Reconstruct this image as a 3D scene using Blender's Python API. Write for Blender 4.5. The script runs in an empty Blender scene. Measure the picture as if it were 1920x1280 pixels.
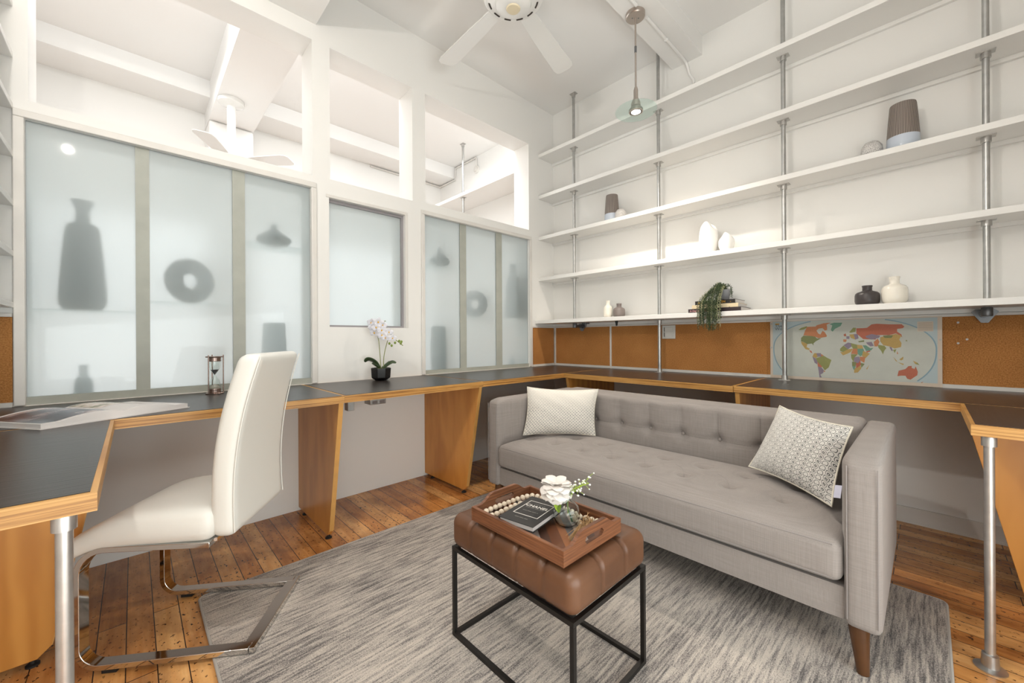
import bpy, bmesh, math, random
from mathutils import Vector, Matrix
sc = bpy.context.scene
col = sc.collection
R = math.radians
random.seed(7)

# ------------------------------------------------------------------ camera
cam_d = bpy.data.cameras.new('camera')
cam = bpy.data.objects.new('camera', cam_d)
col.objects.link(cam)
yw, rl = R(46.326), R(-0.323)
F = Vector((math.cos(yw), math.sin(yw), 0)); RR = Vector((math.sin(yw), -math.cos(yw), 0)); UU = Vector((0, 0, 1))
R2 = RR*math.cos(rl) + UU*math.sin(rl); U2 = -RR*math.sin(rl) + UU*math.cos(rl)
M = Matrix.Identity(4)
for i in range(3):
    M[i][0] = R2[i]; M[i][1] = U2[i]; M[i][2] = -F[i]
M.translation = Vector((-3.075, -2.604, 1.022))
cam.matrix_world = M
cam_d.sensor_width = 36; cam_d.lens = 743.926/1920*36
cam_d.shift_y = (633.664-640)/1920
cam_d.clip_start = 0.02
sc.camera = cam

# ------------------------------------------------------------------ light and exposure
sc.view_settings.view_transform = 'Standard'
sc.view_settings.look = 'None'
sc.view_settings.exposure = 0.20
sc.view_settings.gamma = 1.0
sc.view_settings.use_curve_mapping = False
w = bpy.data.worlds.new('world'); sc.world = w; w.use_nodes = True
w.node_tree.nodes['Background'].inputs[0].default_value = (0.9, 0.95, 1, 1)
w.node_tree.nodes['Background'].inputs[1].default_value = 0.6

def lamp(name, kind, loc, energy, color=(1, 1, 1), size=0.1, size_y=None, aim=None, **kw):
    d = bpy.data.lights.new(name, kind); d.energy = energy; d.color = color
    if kind == 'AREA':
        d.size = size
        if size_y: d.shape = 'RECTANGLE'; d.size_y = size_y
    else:
        d.shadow_soft_size = size
    for k, v in kw.items(): setattr(d, k, v)
    o = bpy.data.objects.new(name, d); col.objects.link(o); o.location = loc
    if aim is not None:
        o.rotation_euler = (Vector(aim)-Vector(loc)).to_track_quat('-Z', 'Y').to_euler()
    return o
WARM = (1, 0.9, 0.78)
lamp('window_daylight', 'AREA', (-2.65, -3.37, 1.05), 50, (0.87, 0.96, 0.97), 2.1, 2.1, aim=(-2.7, 0, 1.5))  # added fill panel in front of the solid near wall, no window there
lamp('ceiling_glow', 'AREA', (-2.8, -2.3, 3.2), 10, (0.98, 0.985, 1), 1.2, 1.2, aim=(-2.9, -2.2, 0))  # added soft fill near the camera, not a ceiling fixture
lamp('uplighter', 'SPOT', (-2.2, -2.75, 1.95), 36, (0.89, 0.965, 0.98), 0.12, aim=(-2.0, -1.9, 3.3), spot_size=R(140), spot_blend=1.0)  # added fill spot aimed up to brighten the ceiling, no real lamp
lamp('pendant_halogen', 'SPOT', (-0.708, -1.302, 2.47), 62, WARM, 0.025, aim=(-0.708, -1.302, 0), spot_size=R(135), spot_blend=0.8)
lamp('twin_pendant_halogen', 'POINT', (-3.42, -1.75, 2.44), 34, (1, 0.95, 0.885), 0.018)
lamp('next_room_glow', 'AREA', (-1.3, 1.0, 3.1), 13.5, (0.98, 0.985, 1), 1.8, 0.8, aim=(-1.3, 1.0, 0))  # added overhead panel to brighten the next room, no fixture
lamp('next_room_left_glow', 'AREA', (-3.1, 1.0, 3.1), 6.5, (0.98, 0.985, 1), 0.7, 0.8, aim=(-3.1, 1.0, 0))  # smaller added fill for the left part of the next room
lamp('next_room_wall_wash', 'AREA', (-1.9, 0.36, 3.2), 17, (0.95, 0.98, 1), 3.3, 0.25, aim=(-1.9, 2.1, 0.8))  # added strip lighting the far wall so the frosted panes look bright
lamp('next_room_low_glow', 'AREA', (-1.9, 1.95, 1.3), 22, (0.95, 0.98, 1), 3.4, 1.9, aim=(-1.9, 0, 1.5))  # added low panel facing the frosted glass to lift its brightness

# ------------------------------------------------------------------ materials
def lin(c):
    return tuple(((x/255)/12.92 if x/255 <= 0.04045 else ((x/255+0.055)/1.055)**2.4) for x in c) + (1,)
class NT:
    def __init__(s, name):
        s.m = bpy.data.materials.new(name); s.m.use_nodes = True; s.t = s.m.node_tree; s.n = s.t.nodes; s.b = s.n['Principled BSDF']; s.out = s.n['Material Output']
    def new(s, ty, **kw):
        o = s.n.new(ty)
        for k, v in kw.items():
            if k.startswith('i_'): o.inputs[k[2:].replace('_', ' ')].default_value = v
            else: setattr(o, k, v)
        return o
    def ln(s, a, b): s.t.links.new(a, b)
    def coord(s, kind='Object', scale=(1, 1, 1), rot=(0, 0, 0), loc=(0, 0, 0)):
        c = s.new('ShaderNodeTexCoord'); m = s.new('ShaderNodeMapping')
        m.inputs['Scale'].default_value = scale; m.inputs['Rotation'].default_value = rot; m.inputs['Location'].default_value = loc
        s.ln(c.outputs[kind], m.inputs[0]); return m.outputs[0]
    def noise(s, vec, scale, detail=4, rough=0.5):
        n = s.new('ShaderNodeTexNoise', i_Scale=scale, i_Detail=detail, i_Roughness=rough); s.ln(vec, n.inputs['Vector']); return n.outputs['Fac']
    def ramp(s, fac, stops):
        r = s.new('ShaderNodeValToRGB'); e = r.color_ramp.elements
        while len(e) < len(stops): e.new(0.5)
        for i, (p, c) in enumerate(stops): e[i].position = p; e[i].color = c
        s.ln(fac, r.inputs[0]); return r.outputs[0]
    def math(s, op, a, b=None):
        m = s.new('ShaderNodeMath', operation=op)
        for i, x in enumerate((a, b)):
            if x is None: continue
            if isinstance(x, (int, float)): m.inputs[i].default_value = x
            else: s.ln(x, m.inputs[i])
        return m.outputs[0]
    def mix(s, fac, a, b, mode='MIX'):
        m = s.new('ShaderNodeMix', data_type='RGBA', blend_type=mode)
        for i, x in ((0, fac), (6, a), (7, b)):
            if isinstance(x, (int, float, tuple)): m.inputs[i].default_value = x
            else: s.ln(x, m.inputs[i])
        return m.outputs[2]
    def bump(s, h, strength=0.3, dist=0.002):
        b = s.new('ShaderNodeBump', i_Strength=strength, i_Distance=dist); s.ln(h, b.inputs['Height']); s.ln(b.outputs[0], s.b.inputs['Normal'])
    def base(s, c): s.ln(c, s.b.inputs['Base Color'])

def simple(name, rgb, rough=0.5, metal=0.0, bump=None, var=None, spec=0.5, **kw):
    t = NT(name); t.b.inputs['Base Color'].default_value = lin(rgb); t.b.inputs['Roughness'].default_value = rough
    t.b.inputs['Metallic'].default_value = metal; t.b.inputs['Specular IOR Level'].default_value = spec
    for k, v in kw.items(): t.b.inputs[k.replace('_', ' ')].default_value = v
    if bump or var:
        v = t.coord()
        if bump: t.bump(t.noise(v, bump[0], 5), bump[1], bump[2])
        if var:
            c = lin(rgb); f = t.noise(v, var[0], 4)
            t.base(t.ramp(f, [(0.3, tuple(x*var[1] for x in c[:3])+(1,)), (0.7, c)]))
    return t.m

MT = {}
MT['wall'] = simple('white_wall_paint', (236, 234, 230), 0.55, bump=(30, 0.15, 0.002))
MT['ceil'] = simple('white_ceiling_paint', (240, 238, 235), 0.6)
MT['lowwall'] = simple('grey_lower_wall_paint', (205, 201, 193), 0.45)
MT['trim'] = simple('white_trim_paint', (226, 222, 216), 0.45, bump=(25, 0.25, 0.002), var=(9, 0.93))
MT['shelf'] = simple('white_shelf_paint', (238, 236, 232), 0.4)
MT['gasket'] = simple('grey_green_frame', (176, 178, 168), 0.5, var=(14, 0.9))
MT['darkline'] = simple('grey_reveal', (150, 146, 148), 0.5)
MT['shelfglass'] = None
MT['galv'] = simple('galvanised_steel', (190, 190, 188), 0.32, 0.9, bump=(60, 0.1, 0.001), var=(25, 0.8))
MT['alu'] = simple('brushed_aluminium', (200, 198, 195), 0.35, 0.85, var=(40, 0.85))
MT['castgrey'] = simple('cast_iron_fitting', (120, 122, 125), 0.4, 0.8)
MT['chrome'] = simple('chrome', (215, 213, 210), 0.07, 1.0)
MT['nickel'] = simple('brushed_nickel', (190, 180, 172), 0.3, 1.0)
MT['blacksteel'] = simple('black_steel', (38, 35, 33), 0.4, 0.5)
MT['rubber'] = simple('black_rubber', (24, 24, 24), 0.6)
MT['whiteleather'] = simple('white_leatherette', (228, 226, 219), 0.38, bump=(90, 0.12, 0.001))
MT['white_gloss'] = simple('white_glazed_ceramic', (240, 238, 234), 0.18)
MT['fan_white'] = simple('white_fan_enamel', (232, 230, 226), 0.15)
MT['cream_glass'] = simple('cream_glass', (222, 208, 178), 0.3)
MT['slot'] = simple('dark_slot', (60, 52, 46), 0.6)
MT['jug_white'] = simple('cream_glaze', (232, 226, 214), 0.2, bump=(12, 0.15, 0.003))
MT['jug_grey'] = simple('grey_matt_glaze', (122, 112, 108), 0.4)
MT['jug_black'] = simple('charcoal_matt_glaze', (62, 56, 56), 0.35)
MT['glaze_blue'] = simple('pale_blue_glaze', (196, 204, 216), 0.2)
MT['vase_dark'] = simple('dark_glazed_stoneware', (70, 72, 78), 0.5)
MT['vase_mid'] = simple('grey_green_glass', (128, 140, 145), 0.5)
MT['black_pot'] = simple('black_satin_pot', (26, 25, 26), 0.3)
MT['moss'] = simple('green_moss', (96, 104, 36), 0.9, bump=(60, 0.8, 0.01), var=(60, 0.5))
MT['leaf'] = simple('orchid_leaf_green', (66, 84, 52), 0.4, var=(12, 0.6))
MT['stem'] = simple('orchid_stem_green', (140, 144, 84), 0.5)
MT['bud'] = simple('green_bud', (128, 148, 60), 0.5)
MT['petal'] = simple('white_petal', (226, 225, 232), 0.5, Subsurface_Weight=0.0)
MT['petal_y'] = simple('yellow_petal_throat', (236, 184, 60), 0.5)
MT['peony'] = simple('white_peony_petal', (226, 219, 212), 0.55)
MT['peony_g'] = simple('yellow_green_petal_base', (214, 222, 120), 0.55)
MT['lime'] = simple('lime_leaf', (160, 190, 50), 0.45)
MT['dstem'] = simple('dark_green_stem', (50, 110, 70), 0.5)
MT['tendril'] = simple('string_plant_leaf', (66, 84, 48), 0.5, var=(30, 0.5))
MT['tendril2'] = simple('string_plant_pale_leaf', (168, 168, 128), 0.5)
MT['planter'] = simple('grey_planter', (150, 150, 152), 0.5)
MT['bead'] = simple('cream_wood_bead', (226, 212, 190), 0.55, var=(60, 0.85))
MT['jute'] = simple('jute_fibre', (168, 134, 92), 0.9)
MT['bookblack'] = simple('black_book_cloth', (36, 33, 32), 0.45)
MT['bookcream'] = simple('cream_book_jacket', (226, 208, 172), 0.5)
MT['bookpurple'] = simple('dark_plum_book_jacket', (48, 36, 40), 0.45)
MT['gold'] = simple('gold_lettering', (208, 156, 60), 0.4)
MT['pinktxt'] = simple('pink_lettering', (206, 150, 150), 0.5)
MT['whiteink'] = simple('white_lettering', (226, 222, 214), 0.5)
MT['greyink'] = simple('grey_lettering', (140, 136, 130), 0.5)
MT['navyink'] = simple('navy_lettering', (62, 78, 96), 0.5)
MT['mapframe'] = simple('map_paper_margin', (214, 198, 180), 0.6)
MT['mapout'] = simple('map_pale_blue', (186, 200, 202), 0.6)
MT['mapsea'] = simple('map_sea', (204, 206, 196), 0.6, var=(9, 0.9))
MT['mapring'] = simple('map_blue_ring', (140, 168, 182), 0.6)
for k, c in dict(**{'or': (204, 134, 92)}, gn=(134, 140, 92), lg=(152, 154, 94), ye=(196, 164, 98), rd=(194, 112, 86), te=(118, 160, 138), pu=(148, 134, 150)).items():
    MT['map_'+k] = simple('map_country_'+{'or': 'orange', 'gn': 'green', 'lg': 'light_green', 'ye': 'yellow', 'rd': 'red', 'te': 'teal', 'pu': 'purple'}[k], c, 0.6, var=(300, 0.86))
MT['switch'] = simple('white_plastic', (214, 212, 206), 0.35)
MT['pin'] = simple('clear_pin_plastic', (200, 196, 188), 0.2)
MT['legwood'] = simple('walnut_leg', (90, 56, 28), 0.35, var=(20, 0.7))
MT['sand'] = simple('pale_sand', (214, 204, 190), 0.9)
MT['sandgrey'] = simple('grey_sand', (120, 118, 124), 0.9)
MT['bronze'] = simple('antique_nickel', (176, 156, 148), 0.25, 1.0)
MT['label'] = simple('lilac_fabric_tag', (196, 196, 214), 0.7)
MT['piping'] = simple('cream_piping', (214, 208, 192), 0.7)
MT['page'] = simple('book_page_paper', (216, 211, 208), 0.5)

def glassmat(name, rgb, rough=0.0, ior=1.45):
    t = NT(name); t.b.inputs['Base Color'].default_value = lin(rgb); t.b.inputs['Transmission Weight'].default_value = 1; t.b.inputs['Roughness'].default_value = rough; t.b.inputs['IOR'].default_value = ior
    return t.m
MT['glass'] = glassmat('clear_glass', (246, 250, 248))
MT['water'] = glassmat('water', (240, 240, 230), 0, 1.33)
def thin_glass(name, rgb, fac=0.82):
    t = NT(name); tr = t.new('ShaderNodeBsdfTransparent'); tr.inputs[0].default_value = lin(rgb)
    t.b.inputs['Base Color'].default_value = lin((225, 240, 235)); t.b.inputs['Roughness'].default_value = 0.05
    mx = t.new('ShaderNodeMixShader'); mx.inputs[0].default_value = 1-fac
    t.ln(tr.outputs[0], mx.inputs[1]); t.ln(t.b.outputs[0], mx.inputs[2]); t.ln(mx.outputs[0], t.out.inputs[0]); return t.m
MT['discglass'] = thin_glass('green_tinted_glass', (244, 251, 249), 0.90)
MT['shelfglass'] = thin_glass('clear_shelf_glass', (246, 250, 250), 0.8)

def frosted():
    t = NT('frosted_glass')
    b = t.b; b.inputs['Base Color'].default_value = lin((240, 246, 248)); b.inputs['Transmission Weight'].default_value = 1; b.inputs['Roughness'].default_value = 0.35; b.inputs['IOR'].default_value = 1.3
    tl = t.new('ShaderNodeBsdfTranslucent'); tl.inputs[0].default_value = lin((230, 238, 240))
    df = t.new('ShaderNodeBsdfDiffuse'); df.inputs[0].default_value = lin((212, 224, 224))
    a = t.new('ShaderNodeMixShader'); a.inputs[0].default_value = 0.45; t.ln(tl.outputs[0], a.inputs[1]); t.ln(df.outputs[0], a.inputs[2])
    g = t.new('ShaderNodeBsdfGlossy'); g.inputs['Roughness'].default_value = 0.035
    m = t.new('ShaderNodeMixShader'); m.inputs[0].default_value = 0.5; t.ln(b.outputs[0], m.inputs[1]); t.ln(a.outputs[0], m.inputs[2])
    fr = t.new('ShaderNodeFresnel'); fr.inputs[0].default_value = 1.35
    m2 = t.new('ShaderNodeMixShader'); t.ln(fr.outputs[0], m2.inputs[0]); t.ln(m.outputs[0], m2.inputs[1]); t.ln(g.outputs[0], m2.inputs[2])
    t.ln(m2.outputs[0], t.out.inputs[0]); return t.m
MT['frost'] = frosted()

def emis(name, rgb, s):
    t = NT(name); t.b.inputs['Base Color'].default_value = (0.9, 0.9, 0.9, 1); t.b.inputs['Emission Color'].default_value = rgb+(1,); t.b.inputs['Emission Strength'].default_value = s; return t.m
MT['bulb'] = emis('lit_halogen', (1, 0.93, 0.8), 14)

def woodfloor():
    t = NT('old_maple_floorboards'); v = t.coord('Object', rot=(0, 0, R(90)))
    br = t.new('ShaderNodeTexBrick', offset=0.37, squash=1, i_Scale=1.0, i_Mortar_Size=0.0017, i_Mortar_Smooth=0.3, i_Brick_Width=0.95, i_Row_Height=0.072)
    br.inputs['Color1'].default_value = (0, 0, 0, 1); br.inputs['Color2'].default_value = (1, 1, 1, 1); br.inputs['Mortar'].default_value = (0.5, 0.5, 0.5, 1)
    t.ln(v, br.inputs['Vector'])
    g = t.noise(t.coord('Object', (26, 1.6, 1)), 2.2, 7, 0.6)
    mixv = t.math('ADD', t.math('MULTIPLY', br.outputs['Color'], 0.5), t.math('MULTIPLY', g, 0.6))
    c = t.ramp(mixv, [(0.1, lin((158, 98, 48))), (0.42, lin((206, 140, 76))), (0.62, lin((224, 163, 96))), (0.9, lin((236, 186, 124)))])
    sp = t.noise(t.coord('Object', (30, 21, 1)), 2.6, 2, 0.5)
    spots = t.ramp(sp, [(0.63, (0, 0, 0, 1)), (0.665, (1, 1, 1, 1))])
    area = t.ramp(t.noise(t.coord('Object'), 1.7, 2), [(0.30, (0.15, 0.15, 0.15, 1)), (0.55, (1, 1, 1, 1))])
    wm_ = t.mix(1.0, spots, area, 'MULTIPLY')
    c = t.mix(wm_, c, lin((66, 38, 26)))
    blot = t.ramp(t.noise(t.coord('Object', (5, 2, 1)), 2.0, 5, 0.6), [(0.35, lin((170, 150, 140))), (0.62, (1, 1, 1, 1))])
    c = t.mix(0.75, c, blot, 'MULTIPLY')
    c = t.mix(br.outputs['Fac'], c, lin((44, 26, 20)))
    t.base(c); t.b.inputs['Roughness'].default_value = 0.24
    t.bump(t.math('SUBTRACT', g, t.math('MULTIPLY', br.outputs['Fac'], 2.0)), 0.25, 0.0015); return t.m
MT['floor'] = woodfloor()

def rugmat():
    t = NT('grey_abrash_rug')
    a = t.noise(t.coord('Object', (3.4, 46, 1)), 2.0, 7, 0.70); b = t.noise(t.coord('Object', (0.9, 2.6, 1)), 1.3, 3, 0.5); f = t.noise(t.coord('Object'), 260, 2, 0.6)
    s = t.math('ADD', t.math('MULTIPLY', a, 0.9), t.math('MULTIPLY', b, 0.32)); s = t.math('ADD', s, t.math('MULTIPLY', t.math('SUBTRACT', f, 0.5), 0.5))
    t.base(t.ramp(s, [(0.44, lin((98, 94, 93))), (0.54, lin((138, 132, 128))), (0.62, lin((174, 166, 158))), (0.74, lin((200, 190, 179)))]))
    t.b.inputs['Roughness'].default_value = 0.95; t.b.inputs['Specular IOR Level'].default_value = 0.1; t.bump(f, 0.6, 0.004); return t.m
MT['rug'] = rugmat()
MT['rugedge'] = simple('grey_rug_binding', (176, 172, 166), 0.9)

def laminate():
    t = NT('black_woodgrain_laminate'); v = t.coord('Object', (2, 26, 8)); n = t.noise(v, 3.5, 6, 0.6)
    t.base(t.ramp(n, [(0.3, lin((36, 31, 29))), (0.7, lin((58, 51, 48)))])); t.b.inputs['Roughness'].default_value = 0.3
    t.b.inputs['Specular IOR Level'].default_value = 0.48
    t.bump(n, 0.35, 0.002); return t.m
MT['lam'] = laminate()
def ply():
    t = NT('plywood_edge'); v = t.coord('Object', (1.2, 1.2, 260)); n = t.noise(v, 1.0, 3, 0.6)
    g = t.noise(t.coord('Object', (6, 6, 90)), 1.3, 4)
    t.base(t.ramp(t.math('ADD', t.math('MULTIPLY', n, 0.8), t.math('MULTIPLY', g, 0.2)), [(0.36, lin((128, 82, 36))), (0.46, lin((182, 132, 68))), (0.62, lin((204, 158, 92)))]))
    t.b.inputs['Roughness'].default_value = 0.4; return t.m
MT['ply'] = ply()
MT['band'] = simple('pale_birch_edge', (214, 160, 90), 0.4, var=(18, 0.88))
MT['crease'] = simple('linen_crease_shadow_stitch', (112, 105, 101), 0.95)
def birch():
    t = NT('varnished_birch'); v = t.coord('Object', (3, 3, 1.0)); n0 = t.noise(v, 1.4, 3, 0.5)
    wv = t.new('ShaderNodeTexWave', wave_type='BANDS', bands_direction='X', i_Scale=1.6, i_Distortion=9.0, i_Detail=3.0, i_Detail_Scale=1.2); t.ln(t.coord('Object', (3, 3, 0.7)), wv.inputs[0])
    s = t.math('ADD', t.math('MULTIPLY', n0, 0.6), t.math('MULTIPLY', wv.outputs['Fac'], 0.3))
    t.base(t.ramp(s, [(0.2, lin((190, 124, 52))), (0.8, lin((224, 160, 80)))])); t.b.inputs['Roughness'].default_value = 0.33; return t.m
MT['birch'] = birch()
def cork():
    t = NT('cork'); a = t.noise(t.coord('Object'), 190, 4, 0.7); b = t.noise(t.coord('Object'), 5, 3)
    t.base(t.ramp(t.math('ADD', t.math('MULTIPLY', a, 0.8), t.math('MULTIPLY', b, 0.2)), [(0.35, lin((140, 90, 42))), (0.5, lin((180, 121, 62))), (0.66, lin((200, 142, 80)))]))
    t.b.inputs['Roughness'].default_value = 0.85; t.bump(a, 0.5, 0.002); return t.m
MT['cork'] = cork()
def linen(name, rgb, dk=0.84):
    t = NT(name); c = lin(rgb)
    n1 = t.noise(t.coord('Object', (8, 8, 420)), 1.0, 2); n2 = t.noise(t.coord('Object', (420, 420, 8)), 1.0, 2)
    s = t.math('MULTIPLY', t.math('ADD', n1, n2), 0.5)
    t.base(t.ramp(s, [(0.38, tuple(x*dk for x in c[:3])+(1,)), (0.62, c)])); t.b.inputs['Roughness'].default_value = 0.9; t.b.inputs['Specular IOR Level'].default_value = 0.2
    t.b.inputs['Sheen Weight'].default_value = 0.15; t.bump(s, 0.5, 0.001); return t.m
MT['sofa'] = linen('warm_grey_linen', (150, 142, 137))
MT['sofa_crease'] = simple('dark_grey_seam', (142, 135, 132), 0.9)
def leather():
    t = NT('brown_leather'); n = t.noise(t.coord('Object'), 7, 5); f = t.noise(t.coord('Object'), 220, 3)
    t.base(t.ramp(n, [(0.3, lin((84, 54, 35))), (0.7, lin((110, 74, 50)))])); t.b.inputs['Roughness'].default_value = 0.42; t.bump(f, 0.15, 0.001); return t.m
MT['leather'] = leather()
def walnut():
    t = NT('reddish_tray_wood'); n = t.noise(t.coord('Object', (2.5, 2.5, 90)), 2.2, 5, 0.6)
    t.base(t.ramp(n, [(0.3, lin((80, 46, 28))), (0.5, lin((116, 72, 46))), (0.7, lin((142, 94, 62)))])); t.b.inputs['Roughness'].default_value = 0.4; t.bump(n, 0.2, 0.001); return t.m
MT['traywood'] = walnut()
def stripes_vase():
    t = NT('scratched_stripe_glaze'); tc = t.new('ShaderNodeTexCoord'); sp = t.new('ShaderNodeSeparateXYZ'); t.ln(tc.outputs['Object'], sp.inputs[0])
    an = t.math('ARCTAN2', sp.outputs[1], sp.outputs[0]); w_ = t.math('SINE', t.math('MULTIPLY', an, 64.0))
    t.base(t.ramp(t.math('ADD', t.math('MULTIPLY', w_, 0.5), 0.5), [(0.55, lin((84, 74, 70))), (0.85, lin((176, 164, 154)))])); t.b.inputs['Roughness'].default_value = 0.6; return t.m
MT['stripe'] = stripes_vase()
def speckle():
    t = NT('speckled_grey_ceramic'); vo = t.new('ShaderNodeTexVoronoi', i_Scale=210.0); t.ln(t.coord(), vo.inputs['Vector'])
    t.base(t.ramp(vo.outputs['Distance'], [(0.2, lin((118, 112, 112))), (0.45, lin((214, 210, 206)))])); t.b.inputs['Roughness'].default_value = 0.5; return t.m
MT['speckle'] = speckle()
def traybase():
    t = NT('inlaid_stripe_tray_floor'); tc = t.coord('Object', rot=(0, 0, R(38))); sp = t.new('ShaderNodeSeparateXYZ'); t.ln(tc, sp.inputs[0])
    f = t.math('FRACT', t.math('MULTIPLY', sp.outputs[0], 7.5)); r = t.new('ShaderNodeValToRGB'); r.color_ramp.interpolation = 'CONSTANT'; e = r.color_ramp.elements
    cs = [(0, (110, 68, 46)), (0.25, (150, 96, 60)), (0.42, (96, 92, 96)), (0.6, (186, 172, 164)), (0.8, (84, 60, 50))]
    while len(e) < 5: e.new(0.5)
    for i, (p, c) in enumerate(cs): e[i].position = p; e[i].color = lin(c)
    t.ln(f, r.inputs[0]); t.base(r.outputs[0]); t.b.inputs['Roughness'].default_value = 0.3; return t.m
MT['traybase'] = traybase()
def pillow_dots():
    t = NT('woven_dot_cushion'); tc = t.new('ShaderNodeTexCoord'); mp = t.new('ShaderNodeMapping'); mp.inputs['Scale'].default_value = (44, 30, 1); t.ln(tc.outputs['UV'], mp.inputs[0])
    sp = t.new('ShaderNodeSeparateXYZ'); t.ln(mp.outputs[0], sp.inputs[0])
    sx = t.math('SINE', t.math('MULTIPLY', sp.outputs[0], 3.14159)); sy = t.math('SINE', t.math('MULTIPLY', sp.outputs[1], 3.14159))
    d = t.math('MULTIPLY', sx, sy); vo = t.new('ShaderNodeTexVoronoi', i_Scale=1.6); t.ln(mp.outputs[0], vo.inputs['Vector'])
    s2 = t.new('ShaderNodeSeparateXYZ'); t.ln(tc.outputs['UV'], s2.inputs[0])
    dots = t.math('MAXIMUM', t.math('GREATER_THAN', d, 0.62), t.math('LESS_THAN', vo.outputs['Distance'], 0.22))
    fade = t.ramp(s2.outputs[1], [(0.45, (0.9, 0.9, 0.9, 1)), (0.85, (0.1, 0.1, 0.1, 1))])
    k = t.math('MULTIPLY', dots, t.math('MULTIPLY', fade, 1.0))
    t.base(t.mix(k, lin((222, 216, 206)), lin((104, 108, 116)))); t.b.inputs['Roughness'].default_value = 0.9; t.bump(vo.outputs['Distance'], 0.4, 0.002); return t.m
MT['cush_a'] = pillow_dots()
def pillow_maze():
    t = NT('maze_line_cushion'); tc = t.new('ShaderNodeTexCoord'); mp = t.new('ShaderNodeMapping'); mp.inputs['Scale'].default_value = (58, 46, 1); mp.inputs['Rotation'].default_value = (0, 0, 0.2); t.ln(tc.outputs['UV'], mp.inputs[0])
    sp = t.new('ShaderNodeSeparateXYZ'); t.ln(mp.outputs[0], sp.inputs[0]); x, y = sp.outputs[0], sp.outputs[1]
    a = t.math('SINE', x); b = t.math('SINE', t.math('ADD', y, t.math('MULTIPLY', t.math('SINE', t.math('MULTIPLY', x, 1.0)), 0.8)))
    c = t.math('ADD', t.math('MULTIPLY', t.math('MULTIPLY', a, b), 1.3), t.math('MULTIPLY', t.math('SINE', t.math('ADD', x, y)), 0.25))
    fr = t.math('ABSOLUTE', t.math('SUBTRACT', t.math('FRACT', t.math('MULTIPLY', c, 1.15)), 0.5))
    line = t.ramp(fr, [(0.12, (1, 1, 1, 1)), (0.19, (0, 0, 0, 1))])
    s2 = t.new('ShaderNodeSeparateXYZ'); t.ln(tc.outputs['UV'], s2.inputs[0])
    fade = t.ramp(s2.outputs[0], [(0.1, (0.5, 0.5, 0.5, 1)), (0.6, (1, 1, 1, 1))])
    t.base(t.mix(t.math('MULTIPLY', line, t.math('MULTIPLY', fade, 0.95)), lin((206, 203, 197)), lin((40, 43, 46)))); t.b.inputs['Roughness'].default_value = 0.9; return t.m
MT['cush_b'] = pillow_maze()
def photo_dark():
    t = NT('printed_landscape_photo'); n = t.noise(t.coord('Object', (5, 9, 1)), 1.4, 4)
    t.base(t.ramp(n, [(0.38, lin((52, 52, 62))), (0.5, lin((98, 90, 96))), (0.62, lin((176, 158, 152)))])); t.b.inputs['Roughness'].default_value = 0.25; return t.m
MT['photo_a'] = photo_dark()
def photo_b():
    t = NT('printed_garden_photo'); n = t.noise(t.coord('Object', (9, 9, 1)), 2.0, 5)
    t.base(t.ramp(n, [(0.38, lin((96, 100, 60))), (0.5, lin((190, 170, 150))), (0.6, lin((214, 200, 190)))])); t.b.inputs['Roughness'].default_value = 0.25; return t.m
MT['photo_b'] = photo_b()

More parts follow.
